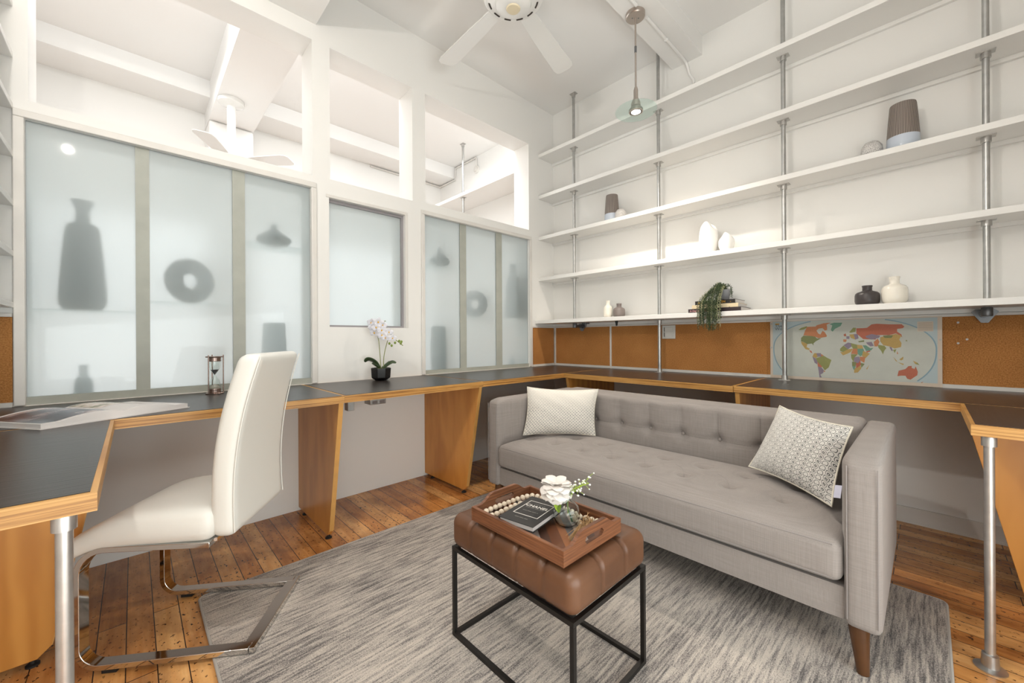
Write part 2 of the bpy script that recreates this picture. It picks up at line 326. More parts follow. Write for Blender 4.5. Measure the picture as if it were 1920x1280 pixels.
# ------------------------------------------------------------------ mesh helpers
class MB:
    def __init__(s): s.v = []; s.f = []; s.uv = None
    def add(s, vs, fs):
        k = len(s.v); s.v += [tuple(p) for p in vs]; s.f += [tuple(i+k for i in f) for f in fs]; return s
    def box(s, x0, x1, y0, y1, z0, z1):
        return s.hexa([(x0, y0, z0), (x1, y0, z0), (x1, y1, z0), (x0, y1, z0), (x0, y0, z1), (x1, y0, z1), (x1, y1, z1), (x0, y1, z1)])
    def hexa(s, p):
        return s.add(p, [(0, 3, 2, 1), (4, 5, 6, 7), (0, 1, 5, 4), (1, 2, 6, 5), (2, 3, 7, 6), (3, 0, 4, 7)])
    def prism(s, poly, axis, a0, a1):
        def P(p, a): return {'x': (a, p[0], p[1]), 'y': (p[0], a, p[1]), 'z': (p[0], p[1], a)}[axis]
        n = len(poly); vs = [P(p, a0) for p in poly]+[P(p, a1) for p in poly]
        return s.add(vs, [tuple(range(n))[::-1], tuple(range(n, 2*n))]+[(i, (i+1) % n, n+(i+1) % n, n+i) for i in range(n)])
    def tube(s, pts, r, n=12, closed=False, sq=False):
        pts = [Vector(p) for p in pts]; N = len(pts); rs = r if isinstance(r, (list, tuple)) else [r]*N
        vs = []; up = None
        for i, p in enumerate(pts):
            a = pts[i-1] if (i > 0 or closed) else p; b = pts[(i+1) % N] if (i < N-1 or closed) else p
            d = (b-a).normalized()
            if up is None:
                up = Vector((0, 0, 1)) if abs(d.z) < 0.95 else Vector((1, 0, 0))
            x = d.cross(up)
            if x.length < 1e-4: x = d.orthogonal()
            x.normalize(); y = x.cross(d).normalized(); up = y
            for k in range(n):
                t = 2*math.pi*(k+(0.5 if sq else 0))/n
                vs.append(p + (x*math.cos(t)+y*math.sin(t))*rs[i])
        fs = []
        for i in range(N if closed else N-1):
            for k in range(n):
                fs.append((i*n+k, i*n+(k+1) % n, ((i+1) % N)*n+(k+1) % n, ((i+1) % N)*n+k))
        if not closed: fs += [tuple(range(n))[::-1], tuple((N-1)*n+k for k in range(n))]
        return s.add(vs, fs)
    def cone(s, p0, p1, r0, r1, n=20): return s.tube([p0, p1], [r0, r1], n)
    def bar(s, p0, p1, a, b=None, up=(0, 0, 1)):
        b = b or a; p0 = Vector(p0); p1 = Vector(p1); d = (p1-p0).normalized(); up = Vector(up)
        x = d.cross(up)
        if x.length < 1e-4: x = Vector((1, 0, 0))
        x.normalize(); y = x.cross(d)
        q = [p + x*i*a/2 + y*j*b/2 for p in (p0, p1) for i, j in ((-1, -1), (1, -1), (1, 1), (-1, 1))]
        return s.add(q, [(0, 3, 2, 1), (4, 5, 6, 7), (0, 1, 5, 4), (1, 2, 6, 5), (2, 3, 7, 6), (3, 0, 4, 7)])
    def lathe(s, prof, c=(0, 0, 0), n=32, sx=1, sy=1, warp=None):
        vs = []
        for r, z in prof:
            for k in range(n):
                t = 2*math.pi*k/n; p = Vector((r*math.cos(t)*sx, r*math.sin(t)*sy, z))
                if warp: p = warp(p, t)
                vs.append(p+Vector(c))
        m = len(prof); fs = [(i*n+k, i*n+(k+1) % n, (i+1)*n+(k+1) % n, (i+1)*n+k) for i in range(m-1) for k in range(n)]
        if prof[0][0] > 1e-6: fs.append(tuple(range(n))[::-1])
        if prof[-1][0] > 1e-6: fs.append(tuple((m-1)*n+k for k in range(n)))
        return s.add(vs, fs)
    def sphere(s, c, r, sc_=(1, 1, 1), n=16, m=10):
        return s.lathe([(max(1e-7, math.sin(math.pi*i/m)*r), -math.cos(math.pi*i/m)*r) for i in range(m+1)], (0, 0, 0), n, ).scale_last(c, sc_, n*(m+1))
    def scale_last(s, c, k, cnt):
        for i in range(len(s.v)-cnt, len(s.v)):
            p = s.v[i]; s.v[i] = (p[0]*k[0]+c[0], p[1]*k[1]+c[1], p[2]*k[2]+c[2])
        return s
    def grid(s, fn, nu, nv):
        vs = [fn(i/nu, j/nv) for i in range(nu+1) for j in range(nv+1)]
        return s.add(vs, [(i*(nv+1)+j, (i+1)*(nv+1)+j, (i+1)*(nv+1)+j+1, i*(nv+1)+j+1) for i in range(nu) for j in range(nv)])
    def rbox(s, x0, x1, y0, y1, z0, z1, r, step, disp=None):
        lo = Vector((x0, y0, z0)); hi = Vector((x1, y1, z1)); key = {}; vs = []; fs = []
        n = [max(2, round((hi[i]-lo[i])/step)) for i in range(3)]
        def vert(i, j, k):
            if (i, j, k) in key: return key[(i, j, k)]
            p = Vector((lo.x+(hi.x-lo.x)*i/n[0], lo.y+(hi.y-lo.y)*j/n[1], lo.z+(hi.z-lo.z)*k/n[2]))
            q = Vector([min(max(p[a], lo[a]+r), hi[a]-r) for a in range(3)]); d = p-q
            if d.length > 1e-9:
                # spread edge samples so the rounding is even
                d = d.normalized()*r; p = q+d
            if disp: p = disp(p)
            key[(i, j, k)] = len(vs); vs.append(p); return len(vs)-1
        for a in range(3):
            b, c = (a+1) % 3, (a+2) % 3
            for side in (0, n[a]):
                for i in range(n[b]):
                    for j in range(n[c]):
                        q = []
                        for di, dj in ((0, 0), (1, 0), (1, 1), (0, 1)):
                            t = [0, 0, 0]; t[a] = side; t[b] = i+di; t[c] = j+dj; q.append(vert(*t))
                        fs.append(tuple(q if side else q[::-1]))
        return s.add(vs, fs)
    def xf(s, M_): s.v = [tuple(M_ @ Vector(p)) for p in s.v]; return s

def wmat(o):
    m = o.matrix_basis.copy()
    while o.parent: o = o.parent; m = o.matrix_basis @ m
    return m
def mkmesh(mb, name, mats, smooth=40, vs=None):
    me = bpy.data.meshes.new(name); me.from_pydata(vs or mb.v, [], mb.f)
    for m in (mats if isinstance(mats, (list, tuple)) else [mats]): me.materials.append(MT[m] if isinstance(m, str) else m)
    bm = bmesh.new(); bm.from_mesh(me); bmesh.ops.recalc_face_normals(bm, faces=bm.faces); bm.to_mesh(me); bm.free()
    if mb.uv:
        l = me.uv_layers.new(name='UVMap')
        for i, lp in enumerate(me.loops): l.data[i].uv = mb.uv[lp.vertex_index]
    if smooth:
        me.polygons.foreach_set('use_smooth', [True]*len(me.polygons)); me.set_sharp_from_angle(angle=R(smooth))
    return me
def part(mb, name, mat, parent, smooth=40, bevel=0, local=False, label=None, seg=2):
    vs = mb.v
    if not local:
        inv = wmat(parent).inverted(); vs = [tuple(inv @ Vector(p)) for p in mb.v]
    o = bpy.data.objects.new(name, mkmesh(mb, name, mat, smooth, vs)); o.parent = parent; col.objects.link(o)
    if bevel: bv = o.modifiers.new('bevel', 'BEVEL'); bv.width = bevel; bv.segments = seg; bv.limit_method = 'ANGLE'
    if label: o['label'] = label
    return o
def top(mb, name, mat, label=None, cat=None, group=None, kind=None, smooth=40, bevel=0, seg=2, origin=None):
    xs = [p[0] for p in mb.v]; ys = [p[1] for p in mb.v]; zs = [p[2] for p in mb.v]
    c = Vector(origin) if origin else Vector(((min(xs)+max(xs))/2, (min(ys)+max(ys))/2, min(zs)))
    o = bpy.data.objects.new(name, mkmesh(mb, name, mat, smooth, [tuple(Vector(p)-c) for p in mb.v])); o.location = c; col.objects.link(o)
    if bevel: bv = o.modifiers.new('bevel', 'BEVEL'); bv.width = bevel; bv.segments = seg; bv.limit_method = 'ANGLE'
    return tag(o, label, cat, group, kind)
def tag(o, label=None, cat=None, group=None, kind=None):
    if label: o['label'] = label
    if cat: o['category'] = cat
    if group: o['group'] = group
    if kind: o['kind'] = kind
    return o
def thing(name, label, cat, loc=(0, 0, 0), rz=0, group=None, rot=None):
    o = bpy.data.objects.new(name, None); col.objects.link(o); o.location = loc; o.rotation_euler = rot or (0, 0, rz); o.empty_display_size = 0.05
    return tag(o, label, cat, group)
def struct(mb, name, mat, **kw): return top(mb, name, mat, kind='structure', **kw)
def copy_tree(o, parent=None, **kw):
    c = o.copy(); col.objects.link(c)
    if parent: c.parent = parent
    for ch in list(o.children): copy_tree(ch, c)
    return c
def text_mb(txt, size, ext=0.0004, align='LEFT', bold=False, spacing=1.0):
    d = bpy.data.curves.new('t', 'FONT'); d.body = txt; d.size = size; d.extrude = ext; d.align_x = align; d.space_character = spacing; d.resolution_u = 3
    if bold: d.offset = size*0.018
    o = bpy.data.objects.new('t', d); col.objects.link(o); dg = bpy.context.evaluated_depsgraph_get(); dg.update()
    me = bpy.data.meshes.new_from_object(o.evaluated_get(dg)); mb = MB(); mb.add([v.co[:] for v in me.vertices], [tuple(p.vertices) for p in me.polygons])
    bpy.data.objects.remove(o); bpy.data.curves.remove(d); bpy.data.meshes.remove(me); return mb
def frame_mat(o, x, y):
    x = Vector(x).normalized(); y = Vector(y).normalized(); z = x.cross(y).normalized(); y = z.cross(x)
    m = Matrix.Identity(4)
    for i in range(3): m[i][0] = x[i]; m[i][1] = y[i]; m[i][2] = z[i]
    m.translation = Vector(o); return m
def smooth_path(pts, n=8, closed=False):
    pts = [Vector(p) for p in pts]; out = []; N = len(pts)
    for i in range(N if closed else N-1):
        p0 = pts[(i-1) % N] if (closed or i > 0) else pts[i]; p1 = pts[i]; p2 = pts[(i+1) % N]; p3 = pts[(i+2) % N] if (closed or i+2 < N) else p2
        for k in range(n):
            t = k/n; out.append(0.5*((2*p1)+(p2-p0)*t+(2*p0-5*p1+4*p2-p3)*t*t+(3*p1-p0-3*p2+p3)*t**3))
    if not closed: out.append(pts[-1])
    return out

# ------------------------------------------------------------------ the room
CZ = 3.265; X0 = -3.75; YN = -3.40; YF = 2.03
struct(MB().box(X0-0.2, 0.2, YN-0.2, YF+0.2, -0.1, 0), 'floor', 'floor', smooth=0, origin=(0, 0, 0))
struct(MB().box(X0-0.2, 0.2, YN-0.2, YF+0.2, CZ, CZ+0.1), 'ceiling', 'ceil', smooth=0)
struct(MB().box(0, 0.15, YN-0.2, YF+0.2, 0, CZ), 'wall_right', 'wall', smooth=0)
struct(MB().box(X0-0.15, X0, YN-0.2, YF+0.2, 0, CZ), 'wall_side', 'wall', smooth=0)
struct(MB().box(X0, 0, YF, YF+0.15, 0, CZ), 'wall_far', 'wall', smooth=0)
struct(MB().box(X0, 0, YN-0.15, YN, 0, CZ), 'wall_near', 'wall', smooth=0)
holes = [(-3.40, -2.285, 0.7515, 1.952), (-2.178, -1.65, 1.10, 1.915), (-1.492, -0.36, 0.7515, 1.952),
         (-3.39, -2.275, 2.03, 2.862), (-2.17, -1.588, 2.032, 2.862), (-1.48, -0.358, 2.045, 2.862)]
mb = MB(); xs = sorted({X0, 0} | {h[0] for h in holes} | {h[1] for h in holes})
for a, b in zip(xs, xs[1:]):
    m = (a+b)/2; hs = sorted([(h[2], h[3]) for h in holes if h[0] < m < h[1]]); z = 0
    for h0, h1 in hs+[(CZ, CZ)]:
        if h0 > z: mb.box(a, b, 0, 0.2, z, h0)
        z = h1
struct(mb, 'wall_left', 'wall', smooth=0)
struct(MB().box(-2.585, -2.25, YN, 0, 2.965, CZ), 'trim_1', 'ceil', smooth=0)
struct(MB().box(-2.585, -2.25, 0.2, YF, 2.965, CZ), 'trim_2', 'ceil', smooth=0)
struct(MB().box(-2.25, 0, -1.453, -1.228, 3.122, CZ), 'trim_3', 'ceil', smooth=0)
struct(MB().box(X0, -2.585, 1.68, YF, 3.12, CZ).box(-2.25, 0, 1.68, YF, 3.12, CZ), 'trim_4', 'ceil', smooth=0)
struct(MB().box(-2.585, -2.25, 1.75, YF, 0, 2.965), 'trim_5', 'ceil', bevel=0.02)
struct(MB().box(-0.012, 0, YN, 0, 0, 0.085).box(-0.016, 0, YN, 0, 0.0, 0.012), 'baseboard_right', 'trim', smooth=0)

# frosted windows
def window(n, x0, x1, z0, z1, mull, recess=0.02, strip=0.0, low=True):
    w_ = thing('window_%d' % n, None, None, ((x0+x1)/2, 0, z0)); w_['kind'] = 'structure'
    y = recess
    edges = [x0]+[e for m in mull for e in m]+[x1]; zb = z0+strip
    for i in range(0, len(edges), 2):
        part(MB().box(edges[i], edges[i+1], y, y+0.008, zb, z1), 'pane', 'frost', w_, smooth=0)
    for a, b in mull: part(MB().box(a, b, y-0.004, y+0.012, zb, z1), 'mullion', 'gasket', w_, smooth=0)
    if low: part(MB().box(x0, x1, y-0.012, y+0.014, z0, zb), 'bottom_rail', 'gasket', w_, smooth=0)
    return w_
def casing(w_, x0, x1, z0, z1, t=0.035, out=0.012, sides='LRT'):
    mb = MB()
    if 'L' in sides: mb.box(x0-t, x0, -out, 0, z0, z1)
    if 'R' in sides: mb.box(x1, x1+t, -out, 0, z0, z1)
    if 'T' in sides: mb.box(x0-t, x1+t, -out, 0, z1, z1+t)
    part(mb, 'casing', 'trim', w_, smooth=0, bevel=0.004)
w1 = window(1, -3.40, -2.285, 0.752, 1.952, [(-3.065, -3.015), (-2.68, -2.622)], strip=0.033); casing(w1, -3.40, -2.285, 0.752, 1.952, 0.032)
w3 = window(3, -1.492, -0.36, 0.752, 1.952, [(-1.154, -1.09), (-0.763, -0.693)], strip=0.03); casing(w3, -1.492, -0.36, 0.752, 1.952, 0.03)
w2 = window(2, -2.178+0.001, -1.65, 1.10, 1.915, [], recess=0.045, strip=0.0, low=False)
mb = MB().box(-2.177, -1.65, 0.028, 0.044, 1.895, 1.915).box(-1.668, -1.65, 0.028, 0.044, 1.10, 1.895).box(-2.177, -1.668, 0.028, 0.044, 1.10, 1.112)
part(mb, 'glazing_bead', 'darkline', w2, smooth=0)
casing(w2, -2.178, -1.65, 1.10, 1.915, 0.02, 0.004, 'RT')

# ------------------------------------------------------------------ desks
TOPZ, TH = 0.75, 0.035
def slab(d, x0, x1, y0, y1):
    part(MB().box(x0, x1, y0, y1, TOPZ-TH, TOPZ-0.0015), 'plywood_edge', 'ply', d, smooth=0)
    e = 0.0095
    part(MB().box(x0+e, x1-e, y0+e, y1-e, TOPZ-0.0015, TOPZ), 'laminate_top', 'lam', d, smooth=0)
def support(d, axis, at, wall, sgn, dtop=0.652, dbot=0.50):
    prof = [(wall, 0.02), (wall, TOPZ-TH), (wall+sgn*dtop, TOPZ-TH), (wall+sgn*(dbot+0.012), 0.05), (wall+sgn*(dbot-0.02), 0.02)]
    if axis == 'x': mb = MB().prism(prof, 'x', at-0.011, at+0.011)
    else: mb = MB().prism(prof, 'y', at-0.011, at+0.011)
    p = part(mb, 'support_panel', 'birch', d, smooth=0, bevel=0.0015)
    g = MB()
    for q in (wall+sgn*(dtop-0.0), ):
        # front ply edge strip that follows the slant
        a = [(wall+sgn*(dtop-0.002), TOPZ-TH), (wall+sgn*(dtop+0.001), TOPZ-TH), (wall+sgn*(dbot+0.013), 0.05), (wall+sgn*(dbot+0.010), 0.05)]
        g.prism(a, axis, at-0.0112, at+0.0112)
    part(g, 'edge_band', 'band', p, smooth=0)
    for q in (wall+sgn*0.09, wall+sgn*(dbot-0.03)):
        c = (at, q, 0) if axis == 'x' else (q, at, 0)
        f = MB().lathe([(0.016, 0.0), (0.016, 0.006), (0.007, 0.009), (0.007, 0.022)], c, 16)
        part(f, 'levelling_foot', 'rubber', p)
def pole_leg(d, x, y, base=True):
    l = part(MB().cone((x, y, 0), (x, y, TOPZ-TH), 0.0116, 0.0116, 24), 'leg', 'alu', d)
    f = MB().lathe([(0.0165, 0), (0.0165, 0.030), (0.0157, 0.032)], (x, y, TOPZ-TH-0.032), 24); part(f, 'top_flange', 'alu', l)
    f = MB().lathe([(0.035, 0), (0.036, 0.004), (0.020, 0.009), (0.018, 0.045), (0.0135, 0.048)], (x, y, 0), 24); part(f, 'foot_flange', 'galv', l)
    return l
GD = 'black topped plywood desks around the walls'
def desk(label, x0, x1, y0, y1):
    x0 = max(x0, X0+0.002); d = thing('desk', label, 'desk', ((x0+x1)/2, (y0+y1)/2, 0), group=GD); slab(d, x0, x1, y0, y1); return d
g = 0.0006
d1 = desk('black topped desk end in front left corner with metal pole leg, beside the white chair', X0, -3.123, -1.567, -0.667-g)
pole_leg(d1, -3.166, -1.532)
d2 = desk('long black topped desk under the left frosted window, with hourglass and open book', X0, -2.34-g, -0.667, -0.001)
support(d2, 'y', -0.655, X0+0.002, 1, 0.61, 0.47)
support(d2, 'x', -2.352, -0.002, -1)
d3 = desk('middle black topped desk section carrying the white orchid', -2.34, -1.477-g, -0.667, -0.001)
support(d3, 'x', -1.489, -0.002, -1)
d4 = desk('corner black topped desk under the right frosted window, behind the sofa arm', -1.477, -0.001, -0.667, -0.001)
d5 = desk('black topped desk behind the sofa below the white switch plate', -0.675, -0.001, -1.858+g, -0.668)
support(d5, 'y', -0.680, -0.002, -1)
d6 = desk('black topped desk behind the sofa below the world map', -0.66, -0.001, YN+0.001, -1.858)
support(d6, 'y', -1.870, -0.018, -1, 0.625, 0.48)
d7 = desk('dark topped desk end at far right edge on a steel pole leg', -1.21, -0.66-g, YN+0.001, -2.695)
pole_leg(d7, -1.178, -2.733)
p = MB().prism([(YN+0.002, 0.02), (YN+0.002, TOPZ-TH), (-2.705, TOPZ-TH), (-2.85, 0.05), (-2.875, 0.02)], 'x', -0.682, -0.662)
part(p, 'support_panel', 'birch', d7, smooth=0, bevel=0.0015)
# sockets clipped under desks
t = thing('power_strip', 'grey metal power outlet box hanging under the desk below the orchid', 'power outlet', (-2.02, -0.30, 0.66))
part(MB().box(-2.07, -1.97, -0.34, -0.26, 0.632, 0.7145), 'box', 'galv', t, bevel=0.004)
for k in range(2): part(MB().box(-2.055+k*0.045, -2.025+k*0.045, -0.343, -0.34, 0.638, 0.654), 'socket', 'jug_grey', t)
tag(top(MB().box(-2.195, -2.158, -0.33, -0.28, 0.612, 0.7145), 'junction_box', 'galv', bevel=0.002), 'small metal box under desk beside slanted support left of the orchid', 'junction box')

# ------------------------------------------------------------------ shelves on the right wall
ZS = [1.158, 1.572, 1.968, 2.368, 2.768]
nm = ['lowest', 'second lowest', 'middle', 'second highest', 'topmost']
for i, z in enumerate(ZS):
    d = 0.28 if i == 0 else 0.225
    extra = ['with plant, books and jugs standing on it', 'with the two white sculptural vases', 'with the smaller and larger striped vases', 'empty, passing left of the glass pendant', 'empty, highest under the ceiling'][i]
    s = thing('wall_shelf', '%s long white shelf on the right wall, %s' % (nm[i], extra), 'shelf', (-d/2, -1.7, z), group='long white shelves on the right wall')
    part(MB().box(-d, -0.001, YN+0.001, -0.001, z, z+0.032), 'board', 'shelf', s, smooth=0, bevel=0.002)
    part(MB().box(-0.020, -0.001, YN+0.001, -0.001, z-0.022, z-0.0005), 'batten', 'shelf', s, smooth=0)
def flange(pole, x, y, z, down=True):
    s = -1 if down else 1
    mb = MB(); mb.lathe([(0.018, 0), (0.0175, 0.028)], (x, y, z-0.030 if down else z+0.002), 20)
    mb.box(x-0.021, x+0.021, y-0.031, y+0.031, z-0.004 if down else z, z if down else z+0.004)
    mb.tube([(x-0.019, y, z+s*0.012), (x-0.0165, y, z+s*0.012)], 0.004, 8).tube([(x-0.019, y, z+s*0.022), (x-0.0165, y, z+s*0.022)], 0.003, 8)
    part(mb, 'flange', 'alu', pole)
PX = -0.136
pl = ['leftmost vertical steel pole through the shelves, ending above the cork board', 'second vertical steel pole through the shelves, left of the plant, standing on the desk', 'third vertical steel pole through the shelves, in front of the map', 'rightmost vertical steel pole through the shelves, ending in a wall flange']
for i, y in enumerate([-0.363, -1.175, -1.988, -2.80]):
    zt = 3.122 if False else CZ; zb = TOPZ if i in (1, 2) else 1.115
    t = thing('shelf_pole', pl[i], 'pole', (PX, y, zb), group='steel poles holding the right wall shelves')
    ztop = 3.16 if i == 1 else CZ
    segs = [zb]+[z for zz in ZS for z in (zz, zz+0.032)]+[CZ]
    mb = MB()
    for a, b in zip(segs[::2], segs[1::2]): mb.cone((PX, y, a+0.0005), (PX, y, b-0.0005), 0.0125, 0.0125, 20)
    part(mb, 'tube', 'galv', t)
    for z in ZS[1:]+([ZS[0]] if i in (1, 2) else []): flange(t, PX, y, z)
    if i in (1, 2): flange(t, PX, y, TOPZ, False)
    if i == 0: flange(t, PX, y, CZ)
    if i in (0, 3):
        mb = MB().lathe([(0.017, 0), (0.019, 0.004), (0.019, 0.04), (0.0165, 0.043)], (PX, y, 1.113), 20)
        mb.tube([(PX, y, 1.13), (-0.02, y, 1.13)], 0.0125, 16); e = part(mb, 'elbow', 'castgrey', t)
        mb = MB(); pr = [(y-0.045, 1.14), (y-0.03, 1.152), (y+0.03, 1.152), (y+0.045, 1.14), (y+0.012, 1.085), (y-0.012, 1.085)]
        mb.prism(pr, 'x', -0.026, -0.0205).tube([(-0.045, y, 1.13), (-0.0265, y, 1.13)], 0.02, 16)
        part(mb, 'wall_flange', 'castgrey', e)
# ------------------------------------------------------------------ shelves at far left
ZL = [1.158, 1.37, 1.578, 1.78, 1.978, 2.19, 2.40, 2.60]
nl = ['lowest', 'second', 'third', 'fourth', 'fifth', 'sixth', 'seventh', 'eighth']
for i, z in enumerate(ZL):
    s = top(MB().box(X0+0.001, -3.43, -1.6, -0.001, z, z+0.024), 'wall_shelf', 'shelf', '%s from the bottom of the short-spaced white shelves at the left edge' % nl[i], 'shelf', 'white shelves at the left edge', smooth=0, bevel=0.002)
# ------------------------------------------------------------------ cork boards
def corkboard(label, a0, a1, axis, ends=(1, 1)):
    c = thing('cork_board', label, 'cork board', (-0.01, (a0+a1)/2, 0.77) if axis == 'y' else ((a0+a1)/2, -0.01, 0.77), group='cork boards above the desks')
    bx = (lambda u0, u1, d, z0, z1: MB().box(-d, -0.001, u0, u1, z0, z1)) if axis == 'y' else (lambda u0, u1, d, z0, z1: MB().box(u0, u1, -d, -0.001, z0, z1))
    part(bx(a0, a1, 0.010, 0.77, 1.12), 'cork', 'cork', c, smooth=0)
    part(bx(a0, a1, 0.016, 0.7505, 0.7695), 'frame', 'trim', c, smooth=0)
    part(bx(a0, a1, 0.018, 1.1205, 1.134), 'frame', 'trim', c, smooth=0)
    if ends[0]: part(bx(a0, a0+0.016, 0.016, 0.77, 1.12), 'frame', 'trim', c, smooth=0)
    if ends[1]: part(bx(a1-0.016, a1, 0.016, 0.77, 1.12), 'frame', 'trim', c, smooth=0)
corkboard('cork board in the right corner between the corner and the first white upright', -0.655, -0.017, 'y', (0, 1))
corkboard('cork board panel holding the white switch plate, left of the map', -1.862, -0.656, 'y', (0, 1))
corkboard('cork board panel behind the world map, reaching the right edge', YN+0.001, -1.863, 'y', (0, 0))
corkboard('narrow cork board end piece beside the right frosted window', -0.315, -0.017, 'x', (0, 0))
corkboard('narrow cork board at the left edge beside the left frosted window', X0+0.002, -3.434, 'x', (0, 0))

# ------------------------------------------------------------------ rug
mb = MB(); mb.rbox(-2.897, -0.832, -2.655, -0.612, 0.001, 0.011, 0.004, 0.08)
rg = thing('rug', 'large grey streaked rug under the sofa and leather ottoman', 'rug', (-1.86, -1.63, 0))
def rr(x0, x1, y0, y1, r, z0, z1):
    pts = []
    for cx, cy, a0 in ((x1-r, y1-r, 0), (x0+r, y1-r, 90), (x0+r, y0+r, 180), (x1-r, y0+r, 270)):
        for k in range(6): a = R(a0+k*18); pts.append((cx+r*math.cos(a), cy+r*math.sin(a)))
    return MB().prism(pts, 'z', z0, z1)
part(rr(-2.889, -0.840, -2.647, -0.620, 0.022, 0.001, 0.011), 'pile', 'rug', rg, smooth=30)
pts = [(p[0], p[1], 0.0062) for p in rr(-2.892, -0.837, -2.650, -0.617, 0.025, 0, 1).v[:24]]
part(MB().tube(pts, 0.005, 8, closed=True), 'binding', 'rugedge', rg)
RZ = 0.0115

# ------------------------------------------------------------------ sofa
sf = thing('sofa', 'grey linen tufted sofa with low square arms and brown tapered legs', 'sofa', (-1.14, -1.64, 0))
SX, SB = -1.53, 0.155
part(MB().rbox(-1.515, -0.78, -2.43, -0.85, SB, 0.262, 0.012, 0.05), 'base', 'sofa', sf)
ty = [-1.132-0.183*k for k in range(-1, 8)]
tufts = [(-1.335, y) for y in ty] + [(-1.165, y-0.02) for y in ty]
def seatdisp(p):
    if p.z < 0.30: return p
    u = (p.x+1.535)/(0.58); v = (p.y+2.43)/(1.58)
    top_ = min(1, max(0, (p.z-0.33)/0.06))
    z = p.z + top_*0.034*max(0, (1-(2*u-1)**4))*(1-(2*v-1)**8)
    for tx, ty_ in tufts:
        d2 = (p.x-tx)**2+(p.y-ty_)**2
        if d2 < 0.012: z -= top_*(0.022*math.exp(-d2/0.0005)+0.008*math.exp(-d2/0.004))
    for tx, ty_ in tufts:
        # short creases running out of each tuft
        dx, dy = p.x-tx, p.y-ty_
        a = abs(dx*0.8+dy*0.6); b = dx*0.6-dy*0.8
        if 0 < b < 0.09: z -= top_*0.014*math.exp(-(a/0.008)**2)*(1-b/0.09)
    return Vector((p.x, p.y, z))
st = part(MB().rbox(-1.535, -0.955, -2.424, -0.856, 0.268, 0.395, 0.03, 0.0115, seatdisp), 'seat_cushion', 'sofa', sf, smooth=180)
for y in ty:
    if not -2.40 < y < -0.88: continue
    P = smooth_path([(-1.335, y, 0.395), (-1.305, y+0.012, 0.395), (-1.27, y+0.038, 0.395), (-1.245, y+0.075, 0.395)], 6)
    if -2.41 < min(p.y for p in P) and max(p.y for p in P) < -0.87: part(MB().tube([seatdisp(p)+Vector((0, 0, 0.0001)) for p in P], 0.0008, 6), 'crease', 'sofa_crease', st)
for z in (0.385, 0.283):
    part(MB().tube([(-1.533+(0.004 if z > 0.3 else 0.002), y/100, z) for y in range(-240, -86, 6)], 0.0022, 6), 'seam', 'sofa_crease', st)
bt = [(-1.151-0.183*k, 0.508) for k in range(-1, 7)]
def backdisp(p):
    if p.x > -0.93 and p.z < 0.64: return p
    f = 1 if p.x < -0.93 else 0
    x, z = p.x, p.z
    if f:
        gz = math.exp(-((p.z-0.508)/0.012)**2); best = min(abs(p.y-b[0]) for b in bt)
        x += 0.009*gz*(0.5+0.5*(1-min(1, best/0.09)))
        if p.z > 0.508: x += 0.008*math.exp(-(best/0.008)**2)
        else: x += 0.003*math.exp(-(best/0.006)**2)
        d2 = best**2+(p.z-0.508)**2; x += 0.030*math.exp(-d2/0.0009)
        x += -0.012*math.cos(min(1, best/0.0915)*math.pi)*-1*math.exp(-((p.z-0.59)/0.06)**2)*0.5
    return Vector((x, p.y, z))
bk = part(MB().rbox(-0.985, -0.765, -2.424, -0.856, 0.25, 0.672, 0.028, 0.0115, backdisp), 'backrest', 'sofa', sf, smooth=180)
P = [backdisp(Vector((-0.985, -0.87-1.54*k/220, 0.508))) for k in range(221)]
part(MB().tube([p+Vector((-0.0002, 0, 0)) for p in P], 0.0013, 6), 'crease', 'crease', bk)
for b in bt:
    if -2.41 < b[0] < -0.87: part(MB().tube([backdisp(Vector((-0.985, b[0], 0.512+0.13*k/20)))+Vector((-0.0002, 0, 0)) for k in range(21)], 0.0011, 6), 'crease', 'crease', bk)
for b in bt[1:-1]:
    part(MB().sphere((-0.952, b[0], 0.508), 0.009, (0.5, 1, 1), 12, 8), 'button', 'sofa', bk)
for a, b, s in ((-2.512, -2.426, -1), (-0.854, -0.768, 1)):
    def armdisp(p, s=s):
        x, z = p.x, p.z
        if p.x < -1.45 and p.z > 0.55: # soft front top corner
            k = (-1.45-p.x)/0.09*(p.z-0.55)/0.11; z -= 0.022*k*k; x += 0.006*k
        y = p.y
        if 0.42 < p.z < 0.66 and (p.y-(a+b)/2)*s < 0 and -1.5 < p.x: y += -s*0.006
        return Vector((x, y, z))
    ar = part(MB().rbox(-1.53, -0.762, a, b, SB-0.005, 0.660, 0.02, 0.018, armdisp), 'arm', 'sofa', sf, smooth=180)
    ye = b-0.008 if s > 0 else a+0.008
    yi = a+0.008 if s > 0 else b-0.008
    for yy in (ye, yi):
        part(MB().tube([(-1.5305, yy, SB+0.02+k*0.02) for k in range(24)], 0.0016, 6), 'seam', 'sofa_crease', ar)
for x in (-1.485, -0.85):
    for y in (-2.455, -0.825):
        ox = 0.012 if x > -1 else -0.012; oy = 0.012 if y > -1 else -0.012
        z0 = RZ if (x < -0.86) else 0.0
        part(MB().cone((x+ox, y+oy, z0), (x, y, 0.157), 0.015, 0.027, 20), 'leg', 'legwood', sf)

